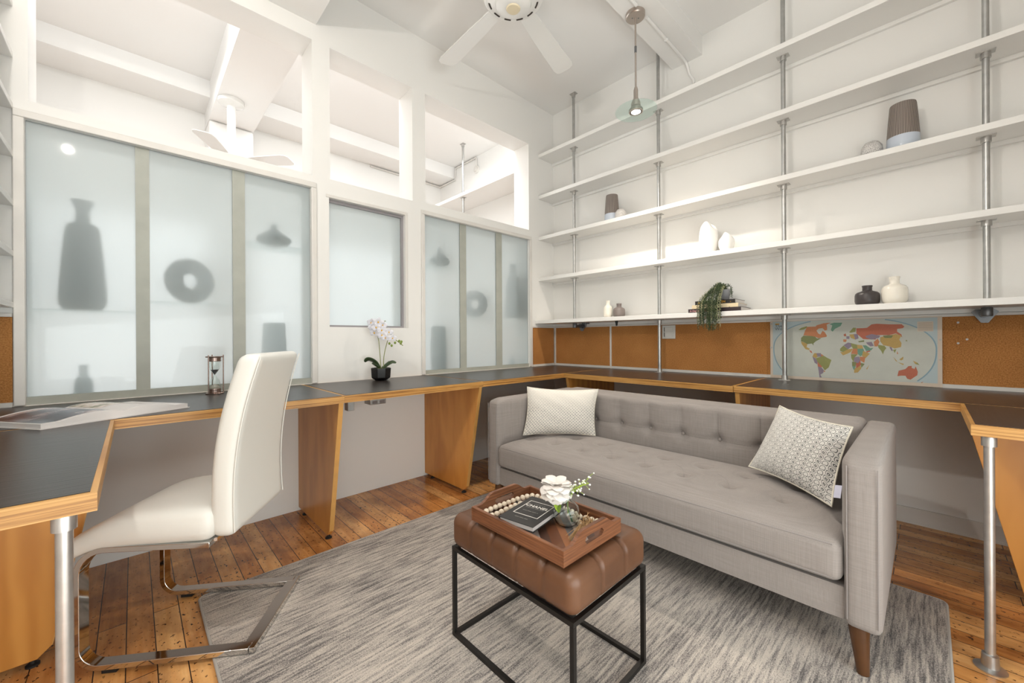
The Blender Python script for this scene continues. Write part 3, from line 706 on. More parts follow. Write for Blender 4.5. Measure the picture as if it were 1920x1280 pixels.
# ------------------------------------------------------------------ cushions (bilinear from four corners)
def pillow(name, mat, bl, br, tr, tl, thick, label, pip=False, tagm=False):
    bl, br, tr, tl = map(Vector, (bl, br, tr, tl)); ctr = (bl+br+tr+tl)/4
    nrm = (br-bl).cross(tl-bl).normalized(); n = 34
    # nrm points to the viewer side
    def pos(u, v, side):
        a, b = 2*u-1, 2*v-1
        pin = 0.075
        uu = 0.5+0.5*a*(1-pin*(1-b*b)); vv = 0.5+0.5*b*(1-pin*1.3*(1-a*a))
        p = bl*(1-uu)*(1-vv)+br*uu*(1-vv)+tr*uu*vv+tl*(1-uu)*vv
        h = (max(0, 1-abs(a)**2.6)*max(0, 1-abs(b)**2.6))**0.62
        wr = 0.0022*math.sin(9*a+4*b)*math.sin(7*b)*h
        return p+nrm*(side*thick*h/2+wr)
    mb = MB(); uv = []
    for side in (1, -1):
        k = len(mb.v)
        vs = [pos(i/n, j/n, side) for i in range(n+1) for j in range(n+1)]; uv += [(i/n, j/n) for i in range(n+1) for j in range(n+1)]
        fs = [(i*(n+1)+j, (i+1)*(n+1)+j, (i+1)*(n+1)+j+1, i*(n+1)+j+1) for i in range(n) for j in range(n)]
        mb.add(vs, fs if side > 0 else [f[::-1] for f in fs])
    th = thing(name, label, 'cushion', (ctr.x, ctr.y, min(bl.z, br.z)))
    mb.uv = uv; o = part(mb, 'cover', mat, th, smooth=180)
    rim = [pos(t/20, 0, 1) for t in range(20)]+[pos(1, t/20, 1) for t in range(20)]+[pos(1-t/20, 1, 1) for t in range(20)]+[pos(0, 1-t/20, 1) for t in range(20)]
    part(MB().tube(rim, 0.0032 if pip else 0.0022, 8, closed=True), 'piping', 'piping', th)
    if tagm:
        a = pos(1, 0.10, 1); b = pos(1, 0.28, 1); d = (b-a); s = nrm.cross(d).normalized()
        d = d*0.8
        q = [a, a-s*0.024-nrm*0.004, a+d-s*0.024-nrm*0.004, a+d]
        mb = MB(); mb.hexa(q+[x+nrm*0.001 for x in q]); part(mb, 'care_tag', 'label', th, smooth=0)
    return th
pillow('cushion', 'cush_a', (-1.335, -0.875, 0.422), (-1.055, -1.215, 0.430), (-1.022, -1.215, 0.708), (-1.283, -0.862, 0.715), 0.10,
       'cream woven lumbar cushion with rows of grey dots at the left end of the sofa')
pillow('cushion', 'cush_b', (-1.105, -2.055, 0.448), (-1.325, -2.372, 0.432), (-1.142, -2.41, 0.684), (-1.0, -2.150, 0.715), 0.11,
       'tilted cushion with black maze line pattern against the right sofa arm', True, True)

# ------------------------------------------------------------------ ottoman
ot = thing('ottoman', 'brown leather tufted ottoman on open black steel frame, carrying the wooden tray', 'ottoman', (-2.109, -1.74, 0))
ox0, ox1, oy0, oy1 = -2.291, -1.927, -1.997, -1.480; b_ = 0.013
fr = MB()
for x in (ox0+b_/2, ox1-b_/2):
    for y in (oy0+b_/2, oy1-b_/2):
        part(MB().box(x-b_/2, x+b_/2, y-b_/2, y+b_/2, RZ+b_, 0.302), 'leg', 'blacksteel', ot, smooth=0, bevel=0.001)
for z in (RZ+b_/2, 0.309):
    mb = MB()
    for x in (ox0+b_/2, ox1-b_/2): mb.box(x-b_/2, x+b_/2, oy0, oy1, z-b_/2, z+b_/2)
    for y in (oy0+b_/2, oy1-b_/2): mb.box(ox0+b_, ox1-b_, y-b_/2, y+b_/2, z-b_/2, z+b_/2)
    part(mb, 'lower_rail' if z < 0.1 else 'upper_rail', 'blacksteel', ot, smooth=0)
def otd(p):
    u = (p.x-ox0)/(ox1-ox0); v = (p.y-oy0)/(oy1-oy0)
    def gr(t, n):
        k = t*n; d = abs(k-round(k))/n; return math.exp(-(d/0.011)**2) if 0 < round(k) < n else 0
    g = max(gr(u, 3)*1.0, gr(v, 5)*0.8)
    up = max(0, (p.z-0.34)/0.09)
    q = p.copy(); q.z += up*(0.010*(1-(2*u-1)**2)*(1-(2*v-1)**2)) - up*0.006*g*1.2
    c = Vector(((ox0+ox1)/2, (oy0+oy1)/2, p.z)); 
    side = 0.35 <= 1
    if p.z > 0.318 and p.z < 0.425:
        dx = 0.004*g
        if u < 0.06: q.x += dx
        if u > 0.94: q.x -= dx
        if v < 0.05: q.y += dx
        if v > 0.95: q.y -= dx
    # creases droop at the upper edges between panels
    if up > 0.6 and (u < 0.14 or u > 0.86 or v < 0.1 or v > 0.9): q.z -= 0.006*g
    return q
part(MB().rbox(ox0-0.004, ox1+0.004, oy0-0.004, oy1+0.004, 0.316, 0.428, 0.032, 0.0075, otd), 'leather_cushion', 'leather', ot, smooth=180)

# ------------------------------------------------------------------ tray
TZ = 0.4405; tx0, tx1, ty0, ty1 = -2.292, -2.022, -1.968, -1.592
tr = thing('serving_tray', 'reddish brown wooden serving tray with cut-out handles on the leather ottoman', 'tray', ((tx0+tx1)/2, (ty0+ty1)/2, TZ))
t_ = 0.011
part(MB().box(tx0+t_, tx1-t_, ty0+t_, ty1-t_, TZ+0.003, TZ+0.011), 'tray_floor', 'traybase', tr, smooth=0)
for a in (tx0, tx1-t_): part(MB().box(a, a+t_, ty0+t_, ty1-t_, TZ, TZ+0.042), 'long_side', 'traywood', tr, smooth=0, bevel=0.0012)
for y in (ty0, ty1-t_):
    xm = (tx0+tx1)/2; hw = (tx1-tx0)/2
    def toph(s): return 0.042+0.026*(0.5+0.5*math.cos(min(1, max(0, (abs(s)-0.05)/0.055))*math.pi))
    xs_ = [-hw+2*hw*i/28 for i in range(29)]
    zin = 0.036
    mb = MB(); n = len(xs_)
    # outline made of three strips around the handle slot
    def strip(x_a, x_b, lo, hi):
        m = 10; P = []
        vs = []
        for i in range(m+1):
            s = x_a+(x_b-x_a)*i/m
            for yy in (y, y+t_): vs += [(xm+s, yy, TZ+lo(s)), (xm+s, yy, TZ+hi(s))]
        fs = []
        for i in range(m):
            a = i*4; b = a+4
            fs += [(a, b, b+1, a+1), (a+2, a+3, b+3, b+2), (a+1, b+1, b+3, a+3), (a, a+2, b+2, b)]
        fs += [(0, 1, 3, 2), (m*4, m*4+2, m*4+3, m*4+1)]
        mb.add(vs, fs)
    hs = 0.045
    def arc(s): return 0.010*math.sqrt(max(0, 1-max(0, (abs(s)-(hs-0.010))/0.010)**2))
    strip(-hw, -hs, lambda s: 0, toph); strip(hs, hw, lambda s: 0, toph)
    strip(-hs, hs, lambda s: 0, lambda s: zin-arc(s)+0.0); strip(-hs, hs, lambda s: zin+arc(s), toph)
    part(mb, 'handle_end', 'traywood', tr, smooth=30)
TF = TZ+0.0115

# beads
bg = thing('bead_garland', 'garland of cream wooden beads with jute tassel lying in the tray', 'bead garland', (-2.15, -1.75, TF))
br_ = 0.0093
path = smooth_path([(-2.098, -1.915, 0), (-2.075, -1.893, 0), (-2.082, -1.862, 0), (-2.062, -1.87, 0), (-2.044, -1.905, 0), (-2.042, -1.93, 0), (-2.037, -1.88, 0), (-2.050, -1.80, 0), (-2.064, -1.74, 0), (-2.046, -1.68, 0), (-2.05, -1.63, 0), (-2.11, -1.622, 0), (-2.20, -1.616, 0), (-2.262, -1.612, 0), (-2.268, -1.636, 0), (-2.235, -1.652, 0), (-2.17, -1.652, 0), (-2.10, -1.658, 0)], 14)
path = smooth_path([(-2.118, -1.902, 0), (-2.100, -1.880, 0), (-2.094, -1.855, 0), (-2.074, -1.835, 0), (-2.062, -1.858, 0), (-2.054, -1.90, 0), (-2.046, -1.940, 0)], 14)
path2 = smooth_path([(-2.055, -1.835, 0), (-2.052, -1.79, 0), (-2.058, -1.74, 0), (-2.044, -1.69, 0), (-2.046, -1.635, 0), (-2.09, -1.617, 0), (-2.16, -1.614, 0), (-2.225, -1.612, 0), (-2.266, -1.618, 0), (-2.268, -1.642, 0), (-2.24, -1.652, 0), (-2.18, -1.648, 0), (-2.12, -1.650, 0)], 14)
bead0 = None; used = []
for P in (path, path2):
    acc = 99
    for a, b in zip(P, P[1:]):
        acc += (b-a).length
        if acc >= br_*2.0 and all((b-u).length > br_*1.9 for u in used):
            acc = 0; used.append(b)
            if bead0 is None:
                bead0 = part(MB().sphere((0, 0, 0), br_, (1, 1, 0.94), 16, 10), 'bead', 'bead', bg, local=True); o = bead0
            else: o = bead0.copy(); col.objects.link(o)
            o.location = Vector((b.x, b.y, TF+br_))-bg.location
random.seed(3)
mb = MB(); k0 = Vector((-2.132, -1.908, TF+0.018))
for i in range(60):
    a = R(200+random.uniform(-26, 30)); L_ = random.uniform(0.040, 0.068); s0 = k0+Vector((random.uniform(-.008, .008), random.uniform(-.008, .008), random.uniform(-.008, .010)))
    e = s0+Vector((math.cos(a)*L_, math.sin(a)*L_*0.75, 0)); e.x = max(e.x, tx0+0.02); e.y = max(e.y, ty0+0.016); e.z = TF+random.uniform(0.001, 0.012)
    m = (s0+e)/2+Vector((random.uniform(-.006, .006), random.uniform(-.006, .006), 0.008)); mb.tube([s0, m, e], 0.0009, 4)
for i in range(60):
    a = random.uniform(0, 6.28); s0 = k0+Vector((0.022+random.uniform(-.02, .02), 0.0+random.uniform(-.012, .012), 0.004)); e = s0+Vector((random.uniform(-.02, .02), random.uniform(-.014, .014), random.uniform(-.004, .022)))
    m = (s0+e)/2+Vector((0, 0, 0.008)); mb.tube([s0, m, e], 0.0009, 4)
part(mb, 'tassel', 'jute', bg)

# small black book on the tray
bo = thing('book', 'small black hardback reading CHANEL in white, lying on beads in the tray', 'book', (-2.18, -1.735, TF+0.019))
A = Vector((-2.284, -1.712, 0)); B = Vector((-2.262, -1.834, 0)); D_ = Vector((-2.104, -1.642, 0))
ux = (B-A).normalized(); uy = Vector((-ux.y, ux.x, 0)); W_, H_ = 0.124, 0.184
bz = TF+0.0195
def bp(u, v, z): q = A+ux*u+uy*v; return (q.x, q.y, z)
def bbox(u0, u1, v0, v1, z0, z1): return MB().hexa([bp(u0, v0, z0), bp(u1, v0, z0), bp(u1, v1, z0), bp(u0, v1, z0), bp(u0, v0, z1), bp(u1, v0, z1), bp(u1, v1, z1), bp(u0, v1, z1)])
part(bbox(0.004, W_-0.003, 0.004, H_-0.004, bz+0.0022, bz+0.0148), 'page_block', 'page', bo, smooth=0)
cv = bbox(0, W_, 0, H_, bz, bz+0.002); cv.add(bbox(0, W_, 0, H_, bz+0.015, bz+0.017).v, bbox(0, 1, 0, 1, 0, 1).f); cv.add(bbox(0, 0.003, 0, H_, bz+0.002, bz+0.015).v, bbox(0, 1, 0, 1, 0, 1).f)
part(cv, 'cover', 'bookblack', bo, smooth=0, bevel=0.0006)
zt = bz+0.0171
fmb = MB(); fw = 0.0022; u0, u1, v0, v1 = 0.018, W_-0.018, 0.050, H_-0.032
for q in ((u0, u1, v0, v0+fw), (u0, u1, v1-fw, v1), (u0, u0+fw, v0+fw, v1-fw), (u1-fw, u1, v0+fw, v1-fw)): x = bbox(*q, zt, zt+0.0003); fmb.add(x.v, x.f)
part(fmb, 'border_line', 'whiteink', bo, smooth=0)
def btext(txt, size, u, v, mat, bold=False, sp=1.0):
    mb = text_mb(txt, size, 0.00015, 'CENTER', bold, sp); mb.xf(frame_mat(Vector(bp(u, v, zt+0.0002)), ux, uy)); part(mb, 'lettering', mat, bo, smooth=0)
btext('CHANEL', 0.0205, W_/2, 0.112, 'whiteink', True, 1.04)
btext('LITTLE BOOK OF', 0.0052, W_/2, 0.134, 'greyink')
for v, w_ in ((0.104, 0.066), (0.080, 0.056), (0.030, 0.046)):      # lines too small to read: rows of tiny strokes
    mb = MB(); n = int(w_/0.0024)
    for k in range(n):
        if k % 7 == 6: continue
        q = bbox(W_/2-w_/2+k*0.0024, W_/2-w_/2+k*0.0024+0.0016, v, v+0.0022, zt, zt+0.0003); mb.add(q.v, q.f)
    part(mb, 'small_print', 'greyink', bo, smooth=0)

# glass bud vase with flowers
vx, vy = -2.122, -1.842
gv = thing('glass_vase', 'round clear glass bud vase with water in the tray, holding the peony', 'vase', (vx, vy, TF))
prof = [(0.001, 0.0), (0.020, 0.0), (0.033, 0.010), (0.0405, 0.028), (0.041, 0.040), (0.036, 0.058), (0.022, 0.072), (0.0155, 0.080), (0.0145, 0.095), (0.017, 0.103), (0.0175, 0.107)]
inn = [(max(0.0005, r-0.0022), z+(0.003 if z < 0.01 else 0)) for r, z in prof][::-1]
part(MB().lathe(prof+inn, (vx, vy, TF), 40), 'glass_body', 'glass', gv)
pe = thing('peony', 'large white peony with lime leaves standing in the glass bud vase', 'flower', (vx, vy, TF+0.01))
fc = Vector((-2.135, -1.812, 0.588))
st_ = smooth_path([(vx+0.012, vy-0.012, TF+0.010), (vx+0.003, vy, TF+0.06), (vx-0.002, vy+0.008, TF+0.11), (fc.x, fc.y, fc.z-0.035)], 6)
part(MB().tube(st_, 0.0022, 8), 'stem', 'dstem', pe)
def petal(mb, c, az, el, L, W, curl, n=7, m=7, cup=0.5):
    # petal rooted at c, growing along direction (az,el), curling back over the centre
    d = Vector((math.cos(az)*math.cos(el), math.sin(az)*math.cos(el), math.sin(el))); s = Vector((-math.sin(az), math.cos(az), 0)); nr = s.cross(d)
    def fn(u, v):
        w_ = W*(math.sin(math.pi*min(1, u*0.86+0.10)))**0.7; a = (v-0.5)*2; t = u*curl
        along = (math.sin(t)/curl)*L if curl else u*L; out = -((1-math.cos(t))/curl)*L if curl else 0
        ruf = 0.03*L*math.sin(a*9)*u*u
        return c+d*along+nr*(-out + cup*w_*a*a*0.55+ruf)+s*(a*w_)
    mb.grid(fn, n, m)
random.seed(5)
mb = MB(); mg = MB()
for ring, (cnt, el, L, W, curl) in enumerate([(5, 75, 0.052, 0.020, 1.6), (7, 62, 0.056, 0.022, 1.7), (8, 46, 0.058, 0.025, 1.8), (9, 28, 0.058, 0.027, 1.9), (9, 8, 0.056, 0.028, 1.9), (8, -12, 0.052, 0.026, 1.7)]):
    for k in range(cnt):
        petal(mb, fc+Vector((0, 0, -0.028)), 2*math.pi*(k+0.37*ring)/cnt+random.uniform(-.1, .1), R(el+random.uniform(-6, 6)), L*random.uniform(.95, 1.08), W, curl)
pb = part(mb, 'bloom', 'peony', pe, smooth=180)
mb = MB()
for az, el, L, W in ((200, -50, 0.048, 0.018), (235, -35, 0.042, 0.018), (300, -25, 0.05, 0.02), (340, 10, 0.055, 0.018)): petal(mb, fc+Vector((0, 0, -0.030)), R(az), R(el), L, W, 0.5)
part(mb, 'outer_petal', 'peony', pe, smooth=180)
mb = MB()
for az, el in ((190, 10), (250, 5), (310, 5), (350, 15), (90, 10), (140, 8)): petal(mb, fc+Vector((0, 0, -0.032)), R(az), R(el-8), 0.030, 0.018, 1.2)
part(mb, 'sepal', 'peony_g', pe, smooth=180)
mb = MB(); petal(mb, fc+Vector((-0.005, -0.005, -0.034)), R(235), R(-72), 0.062, 0.013, -0.4); petal(mb, fc+Vector((0.01, -0.01, -0.036)), R(310), R(-5), 0.03, 0.012, 0.4)
part(mb, 'leaf', 'lime', pe, smooth=180)
bb = thing('babys_breath', "sprig of tiny white baby's breath beside the peony in the bud vase", 'flower', (vx, vy, TF+0.04))
mb = MB(); mw = MB(); b0 = Vector((vx+0.002, vy-0.004, TF+0.07)); tip0 = Vector((vx+0.035, vy-0.055, TF+0.132))
mb.tube(smooth_path([b0+Vector((0, 0, -0.035)), b0, b0+Vector((0.006, -0.008, 0.035)), tip0], 5), 0.0012, 6)
random.seed(11)
for i in range(34):
    t = random.uniform(0.15, 1); c = b0.lerp(tip0, t)+Vector((0, 0, 0.012))
    e = c+Vector((random.uniform(-.018, .022), random.uniform(-.026, .018), random.uniform(-.012, .024)))
    mb.tube([c, (c+e)/2+Vector((0, 0, .004)), e], 0.0006, 5); mw.sphere(e, random.uniform(0.0022, 0.0042), (1, 1, 0.8), 8, 6)
part(mb, 'stem', 'lime', bb); part(mw, 'blossom', 'white_gloss', bb)

# ------------------------------------------------------------------ chair
ch = thing('dining_chair', 'white leatherette cantilever chair with flat chrome sled base at the left desk', 'chair', (-2.908, -0.785, 0), R(145))
CW = 0.193  # half width, local x forward, y left
bw, bt_ = 0.036, 0.017
def flatbar(pts, name, parent):
    # flat steel strip swept in the local x-z plane; width across y
    mb = MB(); vs = []; n = len(pts)
    for i, p in enumerate(pts):
        a = pts[max(0, i-1)]; b = pts[min(n-1, i+1)]; d = (Vector(b)-Vector(a)).normalized(); nr = Vector((d.z, 0, -d.x))*bt_/2
        P = Vector(p)
        for q in (P-nr+Vector((0, -bw/2, 0)), P+nr+Vector((0, -bw/2, 0)), P+nr+Vector((0, bw/2, 0)), P-nr+Vector((0, bw/2, 0))): vs.append(q)
    fs = [(i*4+k, i*4+(k+1) % 4, (i+1)*4+(k+1) % 4, (i+1)*4+k) for i in range(n-1) for k in range(4)]+[(3, 2, 1, 0), tuple((n-1)*4+k for k in range(4))]
    mb.add(vs, fs); return part(mb, name, 'chrome', parent, local=True, bevel=0.0015, smooth=30)
def arcp(cx, cz, r, a0, a1, y, n=8): return [(cx+r*math.cos(R(a0+(a1-a0)*k/n)), y, cz+r*math.sin(R(a0+(a1-a0)*k/n))) for k in range(n+1)]
bz0 = 0.0225
for s in (-1, 1):
    y = s*(CW-0.012)
    pts = [(-0.255, y, bz0)]+arcp(0.163, bz0+0.06, 0.06, -90, 0, y)+arcp(0.148, 0.306, 0.075, 0, 97, y)+[(-0.145, y, 0.372)]
    flatbar(pts, 'sled_leg', ch)
part(MB().box(-0.272, -0.262+0.006, -CW-0.004, CW+0.004, bz0-0.0085, bz0+0.0085).box(-0.262, -0.232, -CW+0.02, CW-0.02, bz0-0.0082, bz0+0.0082), 'rear_bar', 'chrome', ch, local=True, smooth=0, bevel=0.0015)
for s in (-1, 1):
    part(MB().box(0.12, 0.16, s*(CW-0.012)-0.012, s*(CW-0.012)+0.012, 0.0005, bz0-0.0086), 'glide', 'rubber', ch, local=True, smooth=0)
    part(MB().box(-0.24, -0.20, s*(CW-0.012)-0.012, s*(CW-0.012)+0.012, RZ+0.0003, bz0-0.0086), 'glide', 'rubber', ch, local=True, smooth=0)
def seatd(p):
    q = p.copy(); t = (p.x+0.20)/0.50
    if p.x > 0.07: k = (p.x-0.07)/0.20; q.z -= 0.045*k*k*k + (0.02*k*k if p.z > 0.42 else 0); 
    if p.z > 0.43: q.z += 0.028*max(0, 1-((p.x+0.05)/0.26)**2)*(1-(p.y/0.24)**4)
    return q
part(MB().rbox(-0.155, 0.268, -0.205, 0.205, 0.380, 0.462, 0.032, 0.018, seatd), 'seat', 'whiteleather', ch, local=True, smooth=180)
part(MB().box(-0.15, 0.13, -0.165, 0.165, 0.368, 0.3795), 'seat_frame', 'chrome', ch, local=True, smooth=0)
def backd(p):
    q = p.copy(); q.x += 0.055; t = (p.z-0.385)/0.59
    lean = 0.062*t*t+0.02*t; s_ = 1-0.06*t
    q.x = p.x+0.055-lean + 0.028*math.sin(math.pi*min(1, t*1.0))*0.6
    q.y = p.y*(1-0.11*t)+0.016*t
    if p.x > -0.235: q.x += 0.010*(1-(p.y/0.2)**2)*math.sin(math.pi*min(1, max(0, t)))
    return q
bkr = part(MB().rbox(-0.268, -0.196, -0.190, 0.190, 0.385, 0.975, 0.026, 0.013, backd), 'backrest', 'whiteleather', ch, local=True, smooth=180)
pts = []
for k in range(40):
    z = 0.40+0.565*k/39; pts.append(backd(Vector((-0.2665, -0.180, z)))+Vector((-0.0005, -0.004, 0)))
part(MB().tube(pts, 0.0022, 6), 'piping_seam', 'whiteleather', bkr, local=True)
pts = [backd(Vector((-0.2665, 0.180, 0.40+0.565*k/39)))+Vector((-0.0005, 0.004, 0)) for k in range(40)]
part(MB().tube(pts, 0.0022, 6), 'piping_seam', 'whiteleather', bkr, local=True)

# ------------------------------------------------------------------ open picture book on the desk
ob = thing('open_book', 'large open picture book lying face up on the desk at far left', 'book', (-3.2, -0.5, TOPZ))
s0, s1 = Vector((-3.099, -0.641, 0)), Vector((-3.262, -0.405, 0))     # spine from front to back
ex = (s0-s1).normalized(); L_s = (s0-s1).length+0.02
right = Vector((0.885, 0.466, 0)); left = Vector((-0.885, -0.45, 0))
def bookhalf(dirv, W, name_img, mat, edge):
    mb = MB(); n = 14
    def prof(t): return 0.014+0.017*math.sin(math.pi*min(1, t*1.25+0.02))**0.8*(1-t*0.55)+0.004*(1-t)
    vs = []
    for i in range(n+1):
        t = i/n
        for k in (0, 1):
            p = s0.lerp(s1, k)+dirv*(W*t)
            vs += [(p.x, p.y, TOPZ+0.0025), (p.x, p.y, TOPZ+0.003+prof(t))]
    fs = []
    for i in range(n):
        a = i*4; b = a+4
        fs += [(a, a+1, b+1, b), (a+2, b+2, b+3, a+3), (a+1, a+3, b+3, b+1), (a, b, b+2, a+2)]
    fs += [(0, 2, 3, 1), (n*4, n*4+1, n*4+3, n*4+2)]
    mb.add(vs, fs); o = part(mb, 'page_block', 'page', ob, smooth=50)
    vs = []; m = MB()
    def fn(u, v):
        t = edge[0]+(edge[1]-edge[0])*u; k = edge[2]+(edge[3]-edge[2])*v; p = s0.lerp(s1, k)+dirv*(W*t); return (p.x, p.y, TOPZ+0.0034+prof(t))
    m.grid(fn, 12, 4); part(m, name_img, mat, o, smooth=180)
    # cover board
    c = MB(); q = []
    for t, k in ((0, -0.02), (1.02, -0.02), (1.02, 1.02), (0, 1.02)): p = s0.lerp(s1, k)+dirv*(W*t); q.append(p)
    c.hexa([(p.x, p.y, TOPZ+0.0002) for p in q]+[(p.x, p.y, TOPZ+0.0022) for p in q]); part(c, 'cover', 'page', ob, smooth=0)
bookhalf(left, 0.205, 'printed_photo', 'photo_a', (0.06, 0.97, 0.05, 0.95))
bookhalf(right, 0.205, 'printed_photo', 'photo_b', (0.05, 0.8, 0.45, 0.98))

# ------------------------------------------------------------------ hourglass
hx, hy = -2.778, -0.118
hg = thing('hourglass', 'small metal framed hourglass with pale sand on the left desk', 'hourglass', (hx, hy, TOPZ))
hexa_ = [(hx+0.042*math.cos(R(60*k+20)), hy+0.042*math.sin(R(60*k+20))) for k in range(6)]
part(MB().prism(hexa_, 'z', TOPZ+0.0005, TOPZ+0.006), 'base_plate', 'bronze', hg, smooth=0, bevel=0.001)
part(MB().prism(hexa_, 'z', TOPZ+0.184, TOPZ+0.189), 'top_plate', 'bronze', hg, smooth=0, bevel=0.001)
for z in (0.0065, 0.163): part(MB().lathe([(0.026, 0), (0.027, 0.004), (0.025, 0.010), (0.027, 0.016), (0.026, 0.020)], (hx, hy, TOPZ+z), 28), 'collar', 'bronze', hg)
for k in range(3):
    a = R(120*k+60+40); part(MB().cone((hx+0.036*math.cos(a), hy+0.036*math.sin(a), TOPZ+0.006), (hx+0.036*math.cos(a), hy+0.036*math.sin(a), TOPZ+0.196), 0.0028, 0.0028, 12), 'post', 'bronze', hg)
pr = [(0.0235, 0.027), (0.024, 0.045), (0.019, 0.068), (0.006, 0.088), (0.0026, 0.095), (0.006, 0.102), (0.019, 0.122), (0.024, 0.145), (0.0235, 0.1625)]
part(MB().lathe(pr+[(r-0.001, z) for r, z in pr[::-1]], (hx, hy, TOPZ), 28), 'glass_bulb', 'glass', hg)
part(MB().lathe([(0.0215, 0.027), (0.0215, 0.034), (0.004, 0.048), (0.0003, 0.049)], (hx, hy, TOPZ), 24), 'lower_sand', 'sand', hg)
part(MB().lathe([(0.001, 0.097), (0.005, 0.1035), (0.0165, 0.121), (0.0003, 0.1205)], (hx, hy, TOPZ), 24), 'upper_sand', 'sandgrey', hg)

# ------------------------------------------------------------------ orchid 
oxx, oyy = -1.895, -0.115
oc = thing('potted_orchid', 'white orchid with dark leaves in faceted black pot on the middle desk', 'potted plant', (oxx, oyy, TOPZ))
pot = part(MB().lathe([(0.030, 0.0005), (0.052, 0.016), (0.056, 0.070), (0.051, 0.070), (0.048, 0.058), (0.001, 0.058)], (oxx, oyy, TOPZ), 8), 'pot', 'black_pot', oc, smooth=0, bevel=0.002)
part(MB().lathe([(0.047, 0.0585), (0.035, 0.066), (0.0005, 0.070)], (oxx, oyy, TOPZ), 20), 'moss', 'moss', oc)
view = Vector((-0.55, -0.835, 0))     # the side of the plant turned to the room
sx_ = Vector((0.86, -0.5, 0)).normalized() if False else Vector((0.835, -0.55, 0))
def OP(a, b, c=0.0): return Vector((oxx, oyy, TOPZ))+sx_*a+Vector((0, 0, b))+view*c
def blade(pts, w, name='leaf', mat='leaf', par=None):
    P = smooth_path(pts, 6); mb = MB(); n = len(P)-1
    vs = []
    for i, p in enumerate(P):
        t = i/n; d = (P[min(n, i+1)]-P[max(0, i-1)]).normalized(); s_ = d.cross(view).normalized()
        s2 = (view*0.8+s_*0.6).normalized(); ww = w*(math.sin(math.pi*(0.08+0.90*t))**0.6)
        up = d.cross(s2).normalized()
        for a in (-1, -0.5, 0, 0.5, 1): vs.append(p+s2*ww*a+up*abs(a)*ww*0.25)
    mb.add(vs, [(i*5+j, i*5+j+1, (i+1)*5+j+1, (i+1)*5+j) for i in range(n) for j in range(4)])
    o = part(mb, name, mat, par or oc, smooth=180); so = o.modifiers.new('thick', 'SOLIDIFY'); so.thickness = 0.002; return o
blade([OP(-.005, .065), OP(-.03, .10), OP(-.065, .118), OP(-.085, .105)], 0.020)
blade([OP(-.005, .065), OP(-.035, .088), OP(-.05, .095, -.01)], 0.014)
blade([OP(.0, .065), OP(.02, .085), OP(.045, .108)], 0.011)
blade([OP(.005, .065), OP(.035, .093), OP(.06, .106), OP(.082, .098)], 0.015)
s1_ = [OP(0, .06), OP(-.004, .14), OP(-.010, .22), OP(-.02, .28), OP(-.01, .325, .01), OP(.03, .335, .02)]
s2_ = [OP(.015, .06), OP(.016, .13), OP(.03, .20), OP(.05, .245, .01), OP(.085, .225, .02), OP(.12, .195, .02)]
for s_ in (s1_, s2_): part(MB().tube(smooth_path(s_, 6), 0.0022, 8), 'stem', 'stem', oc)
random.seed(2)
def bloom(c, tilt, size, face):
    f = Vector(face).normalized(); u = f.cross(Vector((0, 0, 1))).normalized(); v = u.cross(f)
    mb = MB()
    for ang, L, W in ((90, 1.0, .36), (212, .95, .34), (328, .95, .34), (12, 1.05, .52), (168, 1.05, .52)):
        a = R(ang+tilt); d = u*math.cos(a)+v*math.sin(a); s_ = f.cross(d)
        def fn(p, q, d=d, s_=s_, L=L, W=W):
            w_ = W*size*math.sin(math.pi*(0.1+0.85*p))**0.7; b = (q-.5)*2
            return c+d*(p*L*size)+s_*(b*w_)+f*(0.18*size*math.sin(p*2.2)-0.12*size*b*b*p)
        mb.grid(fn, 6, 6)
    o = part(mb, 'flower', 'petal', oc, smooth=180)
    m2 = MB().sphere(c+f*0.006, size*0.15, (1, 1, 1.2), 10, 8); part(m2, 'throat', 'petal_y', o)
for a, b, cdep, sz, fx in ((-.045, .325, .015, .026, -.3), (-.008, .328, .03, .028, .1), (-.035, .300, .02, .028, -.2), (-.018, .298, .034, .026, 0), (.012, .312, .02, .026, .3), (-.028, .268, .02, .027, -.3), (.01, .282, .032, .026, .1), (.012, .255, .03, .027, -.1), (.045, .272, .02, .024, .4), (.03, .240, .034, .023, 0), (.065, .238, .03, .023, .4)):
    bloom(OP(a, b, cdep), random.uniform(-15, 15), sz, view+sx_*fx+Vector((0, 0, -0.12)))
for a, b in ((.048, .208), (.060, .196), (.078, .212), (.100, .222), (.112, .218), (.108, .208)):
    part(MB().sphere(OP(a, b, .02), 0.0062, (1, 1, 1.2), 10, 8), 'bud', 'bud', oc)

oc.scale = (1.2, 1.2, 1.16)

# ------------------------------------------------------------------ things on the right wall shelves
S0, S1, S2 = ZS[0]+0.0325, ZS[1]+0.0325, ZS[2]+0.0325
def bottle(x, y, z, r, h, neck, mat, label, nh=0.27):
    pr = [(r*0.66, 0), (r*0.74, h*0.02), (r*0.97, h*0.14), (r, h*0.24), (r, h*0.50), (r*0.95, h*0.60), (r*0.80, h*0.67), (neck*1.25, h*0.725), (neck, h*0.755), (neck, h*0.92), (neck*1.1, h*0.95), (neck*1.08, h), (neck*0.8, h), (neck*0.8, h*0.8), (0.0005, h*0.8)]
    t = top(MB().lathe(pr, (x, y, z), 36), 'bottle_vase', mat, label, 'vase', smooth=50, origin=(x, y, z)); return t
bottle(-0.115, -0.703, S0, 0.038, 0.148, 0.017, 'jug_white', 'small white glazed bottle vase near the left end of the lowest shelf', 0.2)
bottle(-0.105, -0.805, S0, 0.050, 0.118, 0.020, 'jug_grey', 'small grey squat vase with short neck near the left end of the lowest shelf', 0.2)
bottle(-0.110, -2.372, S0, 0.054, 0.113, 0.021, 'jug_black', 'black squat bottle vase beside the cream one on the lowest shelf', 0.2)
